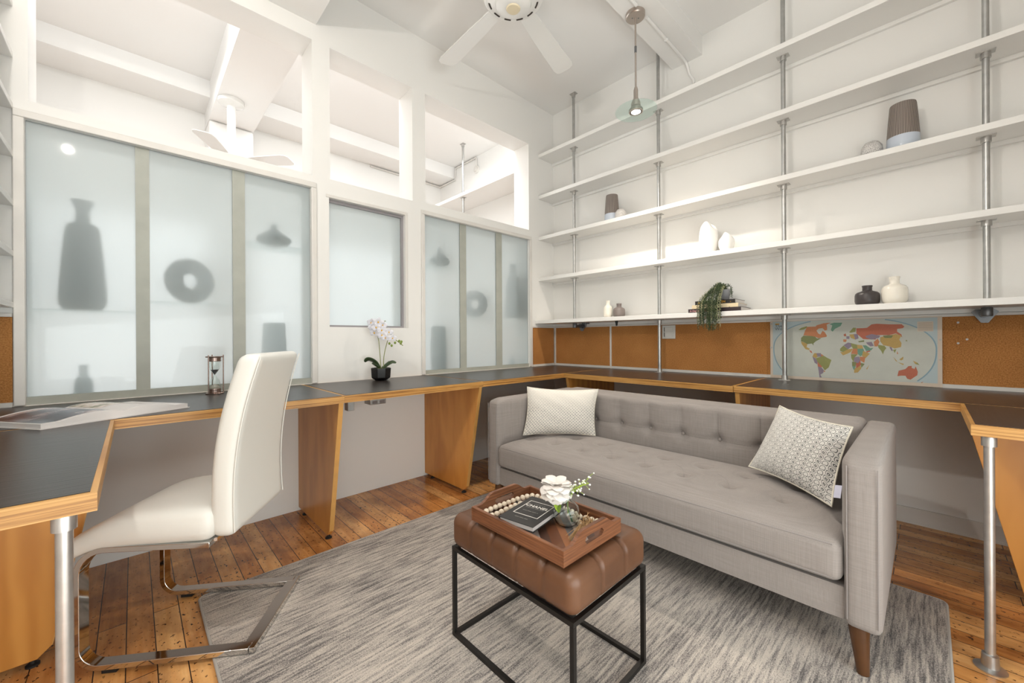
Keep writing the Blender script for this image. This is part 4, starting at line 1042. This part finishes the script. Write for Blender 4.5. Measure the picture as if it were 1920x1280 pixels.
bottle(-0.110, -2.482, S0, 0.054, 0.150, 0.021, 'jug_white', 'cream bottle vase with white neck beside the black one on the lowest shelf', 0.22)
def striped(x, y, z, r, h, label, tilt=0):
    t = thing('striped_vase', label, 'vase', (x, y, z))
    part(MB().lathe([(r*0.93, 0), (r*0.98, h*0.03), (r, h*0.12), (r*0.985, h*0.30)], (x, y, z), 40), 'glazed_foot', 'glaze_blue', t)
    o = part(MB().lathe([(r*0.984, h*0.3005), (r*0.88, h*0.70), (r*0.80, h*0.97), (r*0.77, h), (r*0.70, h), (r*0.70, h*0.9), (0.0005, h*0.9)], (0, 0, 0), 40), 'striped_body', 'stripe', t, local=True)
striped(-0.11, -2.518, S2, 0.066, 0.250, 'larger dark striped vase with pale blue foot at the right on the middle shelf')
striped(-0.115, -0.748, S2, 0.062, 0.232, 'smaller looking dark striped vase with pale foot at the left on the middle shelf')
def orb(x, y, z, r, h, label):
    top(MB().lathe([(r*0.75, 0), (r*0.92, h*0.15), (r, h*0.42), (r*0.93, h*0.70), (r*0.62, h*0.94), (r*0.25, h), (0.0005, h)], (x, y, z), 32), 'speckled_orb', 'speckle', label, 'vase', smooth=60, origin=(x, y, z))
orb(-0.12, -2.395, S2, 0.047, 0.093, 'round speckled grey vase left of the larger striped vase')
orb(-0.14, -0.845, S2, 0.046, 0.088, 'round speckled pale vase in front of the smaller striped vase at left')
def sculpt(x, y, z, rx, ry, h, label, tw):
    def wp(p, t):
        k = p.z/h; a = tw*k; c, s = math.cos(a), math.sin(a); q = Vector((p.x*c-p.y*s, p.x*s+p.y*c, p.z))
        if k > 0.6: q.z += (k-0.6)/0.4*h*0.12*(math.cos(2*t+tw*2)) ; 
        ridge = 1+0.09*math.cos(2*t+3*k)+0.04*math.cos(3*t); q.x *= ridge; q.y *= ridge; return q
    pr = [(0.72, 0), (0.84, .10), (0.96, .28), (1.0, .45), (0.99, .62), (0.95, .76), (0.86, .88), (0.66, .965), (0.44, .96), (0.25, .84), (0.0005, .74)]
    top(MB().lathe([(r*rx, k*h) for r, k in pr], (x, y, z), 48, 1, ry/rx, wp), 'sculptural_vase', 'white_gloss', label, 'vase', smooth=180, origin=(x, y, z))
sculpt(-0.11, -1.530, S1, 0.062, 0.062, 0.215, 'tall white organic folded vase on the second lowest shelf', 0.9)
sculpt(-0.12, -1.652, S1, 0.046, 0.046, 0.122, 'short white organic folded vase right of the tall white one', -0.8)

# books and plant
def shelfbook(y0, y1, x0, x1, z, th, mat, label, rot, texts):
    c = Vector(((x0+x1)/2, (y0+y1)/2, z)); t = thing('book', label, 'book', c, R(rot), group='books lying under the plant')
    hx_, hy_ = (x1-x0)/2, (y1-y0)/2
    part(MB().box(-hx_+0.003, hx_-0.003, -hy_+0.003, hy_-0.003, 0.0022, th-0.0022), 'page_block', 'page', t, local=True, smooth=0)
    part(MB().box(-hx_, hx_, -hy_, hy_, 0.0002, 0.002).box(-hx_, hx_, -hy_, hy_, th-0.002, th).box(-hx_, -hx_+0.0025, -hy_, hy_, 0.002, th-0.002), 'cover', mat, t, local=True, smooth=0)
    for s, size, yy, m in texts:
        mb = text_mb(s, size, 0.0002, 'LEFT', True); mb.xf(frame_mat((-hx_-0.0004, hy_-yy, th/2-size*0.34), (0, -1, 0), (0, 0, 1))); part(mb, 'spine_lettering', m, t, local=True, smooth=0)
shelfbook(-1.775, -1.440, -0.245, -0.03, S0, 0.027, 'bookpurple', 'dark plum book with pink lettering, bottom of the stack under the plant', 0, [('A Day in the Life', 0.018, 0.012, 'pinktxt')])
shelfbook(-1.755, -1.463, -0.240, -0.04, S0+0.0275, 0.026, 'bookcream', 'cream jacketed book in the middle of the stack under the plant', 1.0, [('.', 0.05, 0.235, 'bookpurple')])
shelfbook(-1.742, -1.485, -0.236, -0.05, S0+0.054, 0.026, 'bookblack', 'black book with gold lettering, topmost of the stack under the plant', -1.5, [('BR', 0.020, 0.022, 'gold'), ('EN', 0.020, 0.172, 'gold'), ('-', 0.02, 0.226, 'gold')])
bz_ = S0+0.0805
pc = Vector((-0.135, -1.640, bz_))
tp = thing('trailing_plant', 'trailing green string plant in grey pot, hanging over the lowest shelf', 'potted plant', pc)
part(MB().lathe([(0.026, 0.0), (0.030, 0.004), (0.040, 0.074), (0.036, 0.074), (0.034, 0.062), (0.0005, 0.062)], pc, 28), 'pot', 'planter', tp)
random.seed(21)
def strand(P, k):
    mb = MB(); P = smooth_path(P, 7); mb.tube(P, 0.0011, 5)
    acc = 0; side = 0
    for a, b in zip(P, P[1:]):
        d = (b-a); L_ = d.length; n = max(1, int(L_/0.0055)); dn = d.normalized()
        for i in range(n):
            q = a.lerp(b, i/n); side += 2.4; o = dn.orthogonal().normalized(); o = Matrix.Rotation(side, 3, dn) @ o
            c = q+o*0.0052; r = 0.0034
            mb.add([c+dn*r*.7, c+o*r*1.5, c-dn*r*.7, c-o*r*1.3, c+dn.cross(o)*r*.7, c-dn.cross(o)*r*.7], [(0, 1, 4), (1, 2, 4), (2, 3, 4), (3, 0, 4), (1, 0, 5), (2, 1, 5), (3, 2, 5), (0, 3, 5)])
    part(mb, 'trailing_stem', 'tendril2' if k % 5 == 0 else 'tendril', tp, smooth=0)
for k in range(56):
    f = k/55; y0 = -1.655+0.04*random.random(); x0 = -0.155+0.04*random.random()
    xe = -0.292-0.03*random.random(); ye = -1.668+0.135*f+random.uniform(-.008, .008)
    zt = 1.355+random.uniform(0, .035); ze = 1.055+abs(random.gauss(0, .045))+0.02*abs(f-0.45)
    ym = y0*0.45+ye*0.55
    strand([(x0, y0, bz_+.066), (x0-.01, y0+.006, zt-.005), ((x0+xe)/2, ym, zt-0.012-0.02*f), (xe+.012, ye, 1.265+random.uniform(-.02, .01)), (xe, ye+random.uniform(-.004, .004), 1.16), (xe+random.uniform(-.006, .006), ye+random.uniform(-.006, .006), ze)], k)
for k, (dy, ze) in enumerate(((-.052, 1.285), (-.046, 1.30), (-.050, 1.31))):
    strand([(-.14, -1.655, bz_+.066), (-.145, -1.665, 1.372), (-.15, -1.685, 1.365), (-.155, -1.64+dy-.002, 1.33), (-.155, -1.642+dy, ze)], k+1)
for k in range(5):
    strand([(-.15+.01*k, -1.63-.006*k, bz_+.066), (-.155+.01*k, -1.622-.009*k, 1.375), (-.16+.012*k, -1.60-.015*k, 1.398-.004*k)], k)

# ------------------------------------------------------------------ world map
MX = -0.0195
wm = thing('wall_map', 'large paper political world map pinned on the cork board', 'map', (-0.012, -2.27, 0.765))
def mq(mb, y0, y1, z0, z1, d, t=0.0004): return mb.box(MX-d-t, MX-d, y0, y1, z0, z1)
part(MB().box(MX-0.0004, -0.0182, -2.657, -1.884, 0.7515, 1.1195+0.0045), 'paper_sheet', 'mapframe', wm, smooth=0)
part(mq(MB(), -2.640, -1.898, 0.771, 1.119, 0.0005), 'pale_border_field', 'mapout', wm, smooth=0)
ring = []
yc, zc, am = -2.270, 0.945, 0.366
for k in range(160):
    a = 2*math.pi*k/160; c, s = math.cos(a), math.sin(a); b = 0.185 if s > 0 else 0.255
    e = 2/2.25; ring.append((yc-am*math.copysign(abs(c)**e, c), zc+b*math.copysign(abs(s)**e, s)))
clip = [(y, min(max(z, 0.7735), 1.1165)) for y, z in ring]
part(MB().prism(clip, 'x', MX-0.0013, MX-0.0009), 'ocean', 'mapsea', wm, smooth=0)
for k0 in (0, 1):
  mb = MB()
  for k in range(160):
    if (ring[k][0] > yc) != bool(k0): continue
    p, q = ring[k], ring[(k+1) % 160]
    if min(p[1], q[1]) > 0.774 and max(p[1], q[1]) < 1.116:
        n_ = Vector((q[1]-p[1], -(q[0]-p[0]), 0)).normalized()*0.0028
        mb.prism([(p[0]-n_.x, p[1]-n_.y), (q[0]-n_.x, q[1]-n_.y), (q[0]+n_.x, q[1]+n_.y), (p[0]+n_.x, p[1]+n_.y)], 'x', MX-0.0017, MX-0.0013)
  part(mb, 'blue_ring', 'mapring', wm, smooth=0)

LAND = """or:2082,1082 2127,1083 2130,1090 2166,1102 2201,1105 2180,1093 2182,1080 2182,1061 2171,1057 2160,1073 2141,1070 2130,1058 2138,1041 2149,1033 2160,1056 2171,1047 2181,1026 2179,1019 2163,1016 2141,1011 2124,1020 2104,1025 2064,1029 2073,1059
gn:2064,1027 2104,1025 2124,1020 2132,1009 2155,1011 2127,992 2115,979 2115,965 2107,978 2084,974 2064,988 2051,992 2052,1013
lg:2038,1063 2052,1076 2082,1087 2082,1077 2067,1066 2049,1063
ye:2051,990 2064,987 2084,974 2080,956 2095,946 2098,949 2092,937 2075,942 2064,960 2055,974
rd:2092,937 2104,932 2109,918 2101,921
te:2193,1096 2215,1104 2254,1103 2246,1083 2220,1067 2208,1050 2200,1060 2207,1088
pu:2129,918 2151,919 2154,898 2135,896
ye:2118,918 2129,918 2135,896 2126,887 2109,897
or:2151,915 2165,905 2154,898
lg:2126,887 2165,904 2181,892 2202,879 2189,834 2170,814 2157,836 2134,866
pu:2109,897 2126,885 2134,866 2133,849 2120,859
rd:2134,866 2157,836 2154,831 2136,837
pu:2136,837 2154,831 2165,816 2162,798 2148,787 2155,770 2144,769 2140,807
or:2165,814 2173,809 2165,802
pu:2259,969 2279,985 2292,982 2295,962 2279,945
lg:2243,948 2259,967 2279,945 2256,928 2243,935
ye:2279,945 2302,949 2292,929 2277,919 2256,908 2243,928 2256,928
lg:2292,982 2320,972 2321,949 2302,949 2295,962
ye:2320,972 2342,969 2347,950 2321,949
or:2302,949 2321,949 2322,916 2292,919
te:2321,949 2347,950 2354,924 2334,905 2322,920
ye:2346,937 2375,921 2356,894 2341,907
pu:2306,899 2329,903 2334,881 2324,864 2306,873
lg:2292,916 2322,916 2307,896 2304,870 2294,892
or:2331,903 2356,901 2351,868 2334,881
gn:2297,873 2317,870 2312,843 2297,849
te:2297,849 2312,843 2307,823 2302,830
ye:2306,833 2334,851 2338,835 2323,811 2306,807
gn:2334,867 2353,862 2338,838
ye:2373,859 2363,830 2359,833
rd:2314,863 2334,881 2336,854 2316,834
lg:2285,1045 2303,1072 2315,1071 2313,1048 2292,1042
rd:2259,1032 2269,1039 2272,1022 2262,1022
pu:2272,1022 2287,1022 2285,1005 2272,1007
or:2258,1004 2274,1002 2270,987 2258,989
ye:2285,1032 2305,1034 2312,1002 2292,1012
pu:2305,1034 2323,1035 2327,1009 2312,1002
rd:2317,1068 2342,1068 2364,1070 2383,1089 2405,1092 2456,1087 2506,1086 2517,1073 2510,1064 2488,1061 2488,1046 2505,1030 2508,1014 2499,1024 2483,1036 2456,1027 2407,1028 2400,1002 2347,1005 2317,1038
pu:2356,1022 2383,1034 2419,1024 2414,1012 2383,1002 2361,1012
ye:2419,1015 2437,1021 2483,1033 2505,1024 2496,1002 2505,983 2503,961 2478,952 2456,964 2432,970 2419,992
gn:2430,1024 2456,1027 2472,1024 2465,1011 2437,1011
pu:2359,986 2383,989 2392,966 2378,963 2364,976
gn:2324,992 2351,999 2351,989 2329,986
te:2344,969 2359,969 2376,953 2390,954 2380,940 2359,937
rd:2358,934 2375,940 2378,934 2363,927
or:2392,989 2409,1008 2416,989 2407,963 2395,963
lg:2409,973 2437,967 2444,954 2435,938 2430,919 2423,938 2411,957
pu:2456,961 2465,961 2471,939 2465,939
lg:2471,945 2485,949 2478,927
or:2487,939 2492,924 2487,921
ye:2471,908 2489,880 2482,883
ye:2496,893 2512,909 2511,893 2503,887
ye:2489,877 2514,869 2511,862
ye:2549,888 2566,877 2557,870
lg:2566,877 2574,865 2557,870
lg:2523,1002 2529,993 2521,993
rd:2488,800 2493,830 2520,841 2531,857 2544,859 2544,848 2555,843 2559,858 2567,828 2565,810 2539,784 2526,789 2520,804 2504,804
or:2578,771 2588,778 2582,769"""
cn = {'or': 'orange', 'gn': 'green', 'lg': 'light green', 'ye': 'yellow', 'rd': 'red', 'te': 'teal', 'pu': 'purple'}
for i, ln_ in enumerate(LAND.split('\n')):
    c, ps = ln_.split(':'); poly = [(-float(a)/1000, float(b)/1000) for a, b in (q.split(',') for q in ps.split())]
    part(MB().prism(poly, 'x', MX-0.0019-0.00001*(i % 9), MX-0.0014), 'country', 'map_'+c, wm, smooth=0, label=cn[c]+' printed country area')
for s, z in (('The', 1.083), ('World', 1.064)):
    mb = text_mb(s, 0.025, 0.0002, 'LEFT'); mb.xf(frame_mat((MX-0.0016, -1.911, z), (0, -1, 0), (0, 0, 1))); part(mb, 'title_lettering', 'navyink', wm, smooth=0)
part(mq(MB(), -1.935, -1.913, 1.099, 1.107, 0.001), 'yellow_emblem', 'gold', wm, smooth=0)
part(mq(MB(), -2.625, -2.566, 1.045, 1.098, 0.0014), 'legend_table', 'mapframe', wm, smooth=0)
mb = MB()
for k in range(7): mq(mb, -2.622, -2.569, 1.050+k*0.0068, 1.0512+k*0.0068, 0.0019, 0.0001)
part(mb, 'legend_line', 'greyink', wm, smooth=0)
def pin(y, z, x, lab):
    t = top(MB().cone((x, y, z), (x-0.004, y, z), 0.0045, 0.0045, 12).cone((x-0.004, y, z), (x-0.011, y, z+0.001), 0.0028, 0.0035, 12).cone((x-0.011, y, z+0.001), (x-0.013, y, z+0.001), 0.005, 0.005, 12), 'push_pin', 'pin', lab, 'push pin', 'clear push pins on the cork', smooth=30, origin=(x, y, z))
pin(-2.712, 1.088, -0.0105, 'clear push pin highest on the bare cork right of the map')
pin(-2.742, 1.002, -0.0105, 'clear push pin farthest right of the middle pair beside the map')
pin(-2.712, 0.982, -0.0105, 'clear push pin lowest on the bare cork right of the map')
pin(-2.650, 1.000, -0.0202, 'push pin through the right margin of the map, upper one')
pin(-2.650, 0.895, -0.0202, 'push pin through the right margin of the map, lower one')
pin(-1.890, 1.105, -0.0202, 'push pin in the upper left corner of the map')
pin(-1.890, 0.950, -0.0202, 'push pin halfway down the left margin of the map')

# switch plate, hanging fitting
sw = thing('switch_plate', 'square white double rocker switch plate on the cork board', 'light switch', (-0.012, -1.192, 1.012))
part(MB().box(-0.021, -0.0105, -1.246, -1.140, 1.010, 1.116), 'plate', 'switch', sw, smooth=0, bevel=0.002)
for z in (1.026, 1.066):
    part(MB().box(-0.0235, -0.0213, -1.228, -1.166, z, z+0.034), 'rocker', 'switch', sw, smooth=0, bevel=0.001)
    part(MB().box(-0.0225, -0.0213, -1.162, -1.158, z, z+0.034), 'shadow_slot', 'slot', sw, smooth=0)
t = top(MB().cone((-0.21, -0.845, 1.157), (-0.21, -0.845, 1.145), 0.012, 0.012, 16).cone((-0.21, -0.845, 1.145), (-0.21, -0.845, 1.118), 0.010, 0.007, 16), 'hanging_plug', 'rubber', 'small black fitting hanging under the lowest shelf, below the grey squat vase', 'plug', smooth=40)
t = top(MB().box(-0.16, -0.10, -0.50, -0.46, 1.146, 1.157).cone((-0.13, -0.48, 1.146), (-0.13, -0.48, 1.115), 0.011, 0.005, 14), 'shelf_clamp', 'castgrey', 'small dark metal clamp under the lowest shelf near the leftmost pole', 'clamp', smooth=30)

# ------------------------------------------------------------------ pendant lamp
LX, LY = -0.708, -1.302
pd = thing('pendant_lamp', 'pendant lamp with tinted glass disc on nickel rod, lit', 'pendant lamp', (LX, LY, 2.48))
cpn = part(MB().lathe([(0.004, 3.093), (0.056, 3.095), (0.061, 3.100), (0.061, 3.121)], (LX, LY, 0), 36), 'canopy', 'nickel', pd)
for dx in (-0.02, 0.02): part(MB().sphere((LX+dx*0.7, LY-dx*0.7, 3.093), 0.0045, (1, 1, .5), 10, 6), 'screw', 'castgrey', cpn)
part(MB().cone((LX, LY, 3.093), (LX, LY, 2.645), 0.0058, 0.0058, 14), 'rod', 'nickel', pd)
part(MB().cone((LX, LY, 2.91), (LX, LY, 2.87), 0.0075, 0.0075, 14), 'rod_joint', 'castgrey', pd)
part(MB().lathe([(0.030, 2.520), (0.030, 2.540), (0.020, 2.565), (0.014, 2.575), (0.014, 2.625), (0.009, 2.645)], (LX, LY, 0), 24), 'socket', 'nickel', pd)
part(MB().lathe([(0.128, 2.488), (0.130, 2.491), (0.128, 2.496), (0.045, 2.500), (0.0445, 2.492)], (LX, LY, 0), 56), 'glass_disc', 'discglass', pd)
part(MB().lathe([(0.044, 2.484), (0.044, 2.5), (0.0295, 2.519), (0.001, 2.519), (0.001, 2.516), (0.027, 2.514), (0.037, 2.484)], (LX, LY, 0), 32), 'lamp_ring', 'nickel', pd)
part(MB().lathe([(0.0005, 2.480), (0.022, 2.481), (0.034, 2.486), (0.033, 2.496), (0.0005, 2.498)], (LX, LY, 0), 28), 'bulb', 'bulb', pd)
# surface conduit along the beam
mb = MB().tube(smooth_path([(-2.2, -1.335, 3.111), (-1.4, -1.330, 3.111), (-0.80, -1.335, 3.111)], 4)[:9], 0.0095, 12)
mb2 = MB().tube([(-2.2, -1.345, 3.1115), (-0.775, -1.345, 3.1115)], 0.0095, 12); mb2.tube(smooth_path([(-0.641, -1.345, 3.1115), (-0.3, -1.345, 3.1115), (-0.07, -1.345, 3.111), (-0.020, -1.350, 3.085), (-0.0115, -1.362, 3.02), (-0.0115, -1.390, 2.965), (-0.0115, -1.395, 2.93)], 6), 0.0095, 12)
mb2.sphere((-0.36, -1.345, 3.108), 0.013, (1, 1.2, .8), 10, 6)
tag(top(mb2, 'conduit', 'ceil', smooth=60), 'white painted conduit along the ceiling beam behind the pendant lamp', 'conduit')

# ------------------------------------------------------------------ ceiling fans
def fan(cx, cy, z, ztop, Rb, a0, label, n=5):
    f = thing('ceiling_fan', label, 'ceiling fan', (cx, cy, z), group='white ceiling fans')
    part(MB().lathe([(0.09, ztop-z-0.0005), (0.09, ztop-z-0.03), (0.03, ztop-z-0.05), (0.03, 0.11), (0.12, 0.10), (0.160, 0.06), (0.168, 0.015), (0.168, -0.005), (0.150, -0.010)][::-1], (0, 0, 0), 48), 'motor_housing', 'fan_white', f, local=True)
    part(MB().lathe([(0.149, -0.0095), (0.128, -0.022), (0.105, -0.030), (0.098, -0.048), (0.070, -0.060), (0.045, -0.064), (0.001, -0.064)][::-1], (0, 0, 0), 48), 'lower_bowl', 'fan_white', f, local=True)
    part(MB().lathe([(0.0005, -0.073), (0.036, -0.072), (0.041, -0.066), (0.0005, -0.0645)], (0, 0, 0), 32), 'cap', 'cream_glass', f, local=True)
    for k in range(12):
        mb = MB(); a = 2*math.pi*k/12; P = []
        for t in range(5):
            b = a+(t-2)*0.07; P.append((0.139*math.cos(b), 0.139*math.sin(b), -0.0165))
        mb.tube(P, 0.0058, 6); part(mb, 'vent_slot', 'slot', f, local=True)
    for k in range(n):
        a = a0+k*72; m = Matrix.Rotation(R(a), 4, 'Z') @ Matrix.Rotation(R(-9), 4, 'X')
        pts = [(0.12, -0.045), (Rb*0.5, -0.060), (Rb-0.05, -0.070), (Rb-0.015, -0.060), (Rb, -0.035), (Rb, 0.04), (Rb-0.015, 0.062), (Rb-0.05, 0.070), (Rb*0.5, 0.060), (0.12, 0.045)]
        part(MB().prism(pts, 'z', 0.004, 0.010).xf(m), 'blade', 'fan_white', f, local=True, smooth=0, bevel=0.001)
    return f
fan(-1.505, -0.985, 2.958, CZ, 0.735, 15, 'white ceiling fan with cream centre cap, above the room')
fan(-2.49, 1.30, 2.46, 2.9645, 0.50, 25, 'white ceiling fan seen through the upper left opening in the next room')
# ------------------------------------------------------------------ next room
mb = thing('wall_shelf', 'white shelf on the wall of the next room, seen through the upper right opening', 'shelf', (-0.18, 1.0, 2.645))
part(MB().box(-0.36, -0.001, 0.201, 1.75, 2.645, 2.682), 'board', 'shelf', mb, smooth=0, bevel=0.002)
t = thing('shelf_pole', 'thin steel pole in the next room seen through the upper right opening', 'pole', (-0.312, 1.093, 0))
part(MB().cone((-0.312, 1.093, 0), (-0.312, 1.093, 2.6445), 0.0125, 0.0125, 16).cone((-0.312, 1.093, 2.6825), (-0.312, 1.093, CZ), 0.0125, 0.0125, 16), 'tube', 'galv', t)
flange(t, -0.312, 1.093, CZ); flange(t, -0.312, 1.093, 2.645)
t = thing('junction_box', 'round white wall fitting with conduit high in the next room', 'wall fitting', (-0.02, 1.22, 3.05))
part(MB().tube([(-0.001, 1.22, 3.10), (-0.022, 1.22, 3.10)], 0.045, 24).tube([(-0.022, 1.22, 3.10), (-0.034, 1.22, 3.10)], 0.025, 20), 'box', 'trim', t)
part(MB().tube([(-0.012, 1.22, 3.14), (-0.012, 1.22, 3.23), (-0.012, 1.24, 3.245), (-0.012, 1.66, 3.245), (-0.012, 1.668, 3.10), (-0.012, 2.0, 3.10), (-0.03, 2.018, 3.10), (-1.0, 2.018, 3.10)], 0.010, 10), 'conduit', 'trim', t)
GS = 'glass display shelves behind the frosted windows'
for i, (x0, x1, z, l) in enumerate([(-3.399, -3.066, 1.150, 'under the tall flared bottle in the left frosted window'), (-3.014, -2.682, 1.206, 'under the ring vase in the left frosted window'), (-2.620, -2.287, 1.568, 'under the lidded pot in the left frosted window'), (-1.490, -1.156, 1.586, 'under the lidded pot in the right frosted window'), (-1.088, -0.765, 1.190, 'under the ring vase in the right frosted window'), (-0.691, -0.362, 1.200, 'under the tall bottle in the right frosted window')]):
    tag(top(MB().box(x0, x1, 0.045, 0.24, z+0.006, z+0.012), 'display_shelf', 'shelfglass', smooth=0), 'thin glass display shelf '+l, 'shelf', GS)
def lv(name, prof, x, z, mat, label, y=0.122):
    top(MB().lathe(prof, (x, y, z), 32), name, mat, label, 'vase', smooth=50, origin=(x, y, z))
bp_ = [(0.062, 0), (0.078, 0.03), (0.080, 0.06), (0.070, 0.22), (0.058, 0.37), (0.050, 0.395), (0.026, 0.41), (0.023, 0.45), (0.027, 0.48), (0.040, 0.508), (0.034, 0.508), (0.018, 0.46), (0.0005, 0.44)]
lv('bottle_vase', bp_, -3.243, 1.1625, 'vase_dark', 'tall dark flared bottle vase blurred behind the far left frosted pane')
lv('bottle_vase', [(r*1.0, z) for r, z in bp_], -0.458, 1.2125, 'vase_dark', 'tall dark bottle vase blurred behind the rightmost frosted pane')
pp = [(0.03, 0), (0.075, 0.015), (0.094, 0.038), (0.088, 0.052), (0.045, 0.082), (0.020, 0.098), (0.014, 0.112), (0.020, 0.122), (0.010, 0.136), (0.0005, 0.138)]
lv('lidded_pot', pp, -2.457, 1.5805, 'vase_dark', 'dark lidded pot with knob behind the left frosted window')
lv('lidded_pot', [(r*0.9, z*1.15) for r, z in pp], -1.280, 1.5985, 'vase_dark', 'dark lidded pot with knob behind the right frosted window')
tc = [(0.050, 0), (0.062, 0.02), (0.066, 0.18), (0.058, 0.36), (0.054, 0.37), (0.05, 0.37), (0.05, 0.3), (0.0005, 0.3)]
lv('cylinder_vase', tc, -2.458, 0.7525, 'vase_mid', 'tall pale grey cylinder vase behind the left frosted window')
lv('cylinder_vase', tc, -1.297, 0.7525, 'vase_mid', 'tall pale grey cylinder vase behind the right frosted window')
sm = [(0.028, 0), (0.033, 0.02), (0.030, 0.08), (0.014, 0.11), (0.014, 0.14), (0.020, 0.155), (0.0005, 0.155)]
lv('small_bottle', sm, -3.243, 0.7525, 'vase_mid', 'small bottle low behind the far left frosted pane')
lv('small_bottle', [(r*.9, z*.75) for r, z in sm], -0.477, 0.7525, 'vase_mid', 'small bottle low behind the rightmost frosted pane')
for x, z, s, l in ((-2.852, 1.2185, -1, 'round dark ring vase with a hole behind the left frosted window'), (-0.90, 1.2025, 1, 'round dark ring vase with a hole behind the right frosted window')):
    cx_, cz_ = x, z+0.121; an = R(22 if s < 0 else -52)
    pts = [(cx_+0.074*math.cos(t*math.pi/18)*math.cos(an), 0.150+0.074*math.cos(t*math.pi/18)*math.sin(an), cz_+0.080*math.sin(t*math.pi/18)) for t in range(36)]
    rs = [0.040 for t in range(36)]
    top(MB().tube(pts, rs, 18, closed=True), 'ring_vase', 'vase_dark', l, 'vase', smooth=180, origin=(x, 0.150, z))
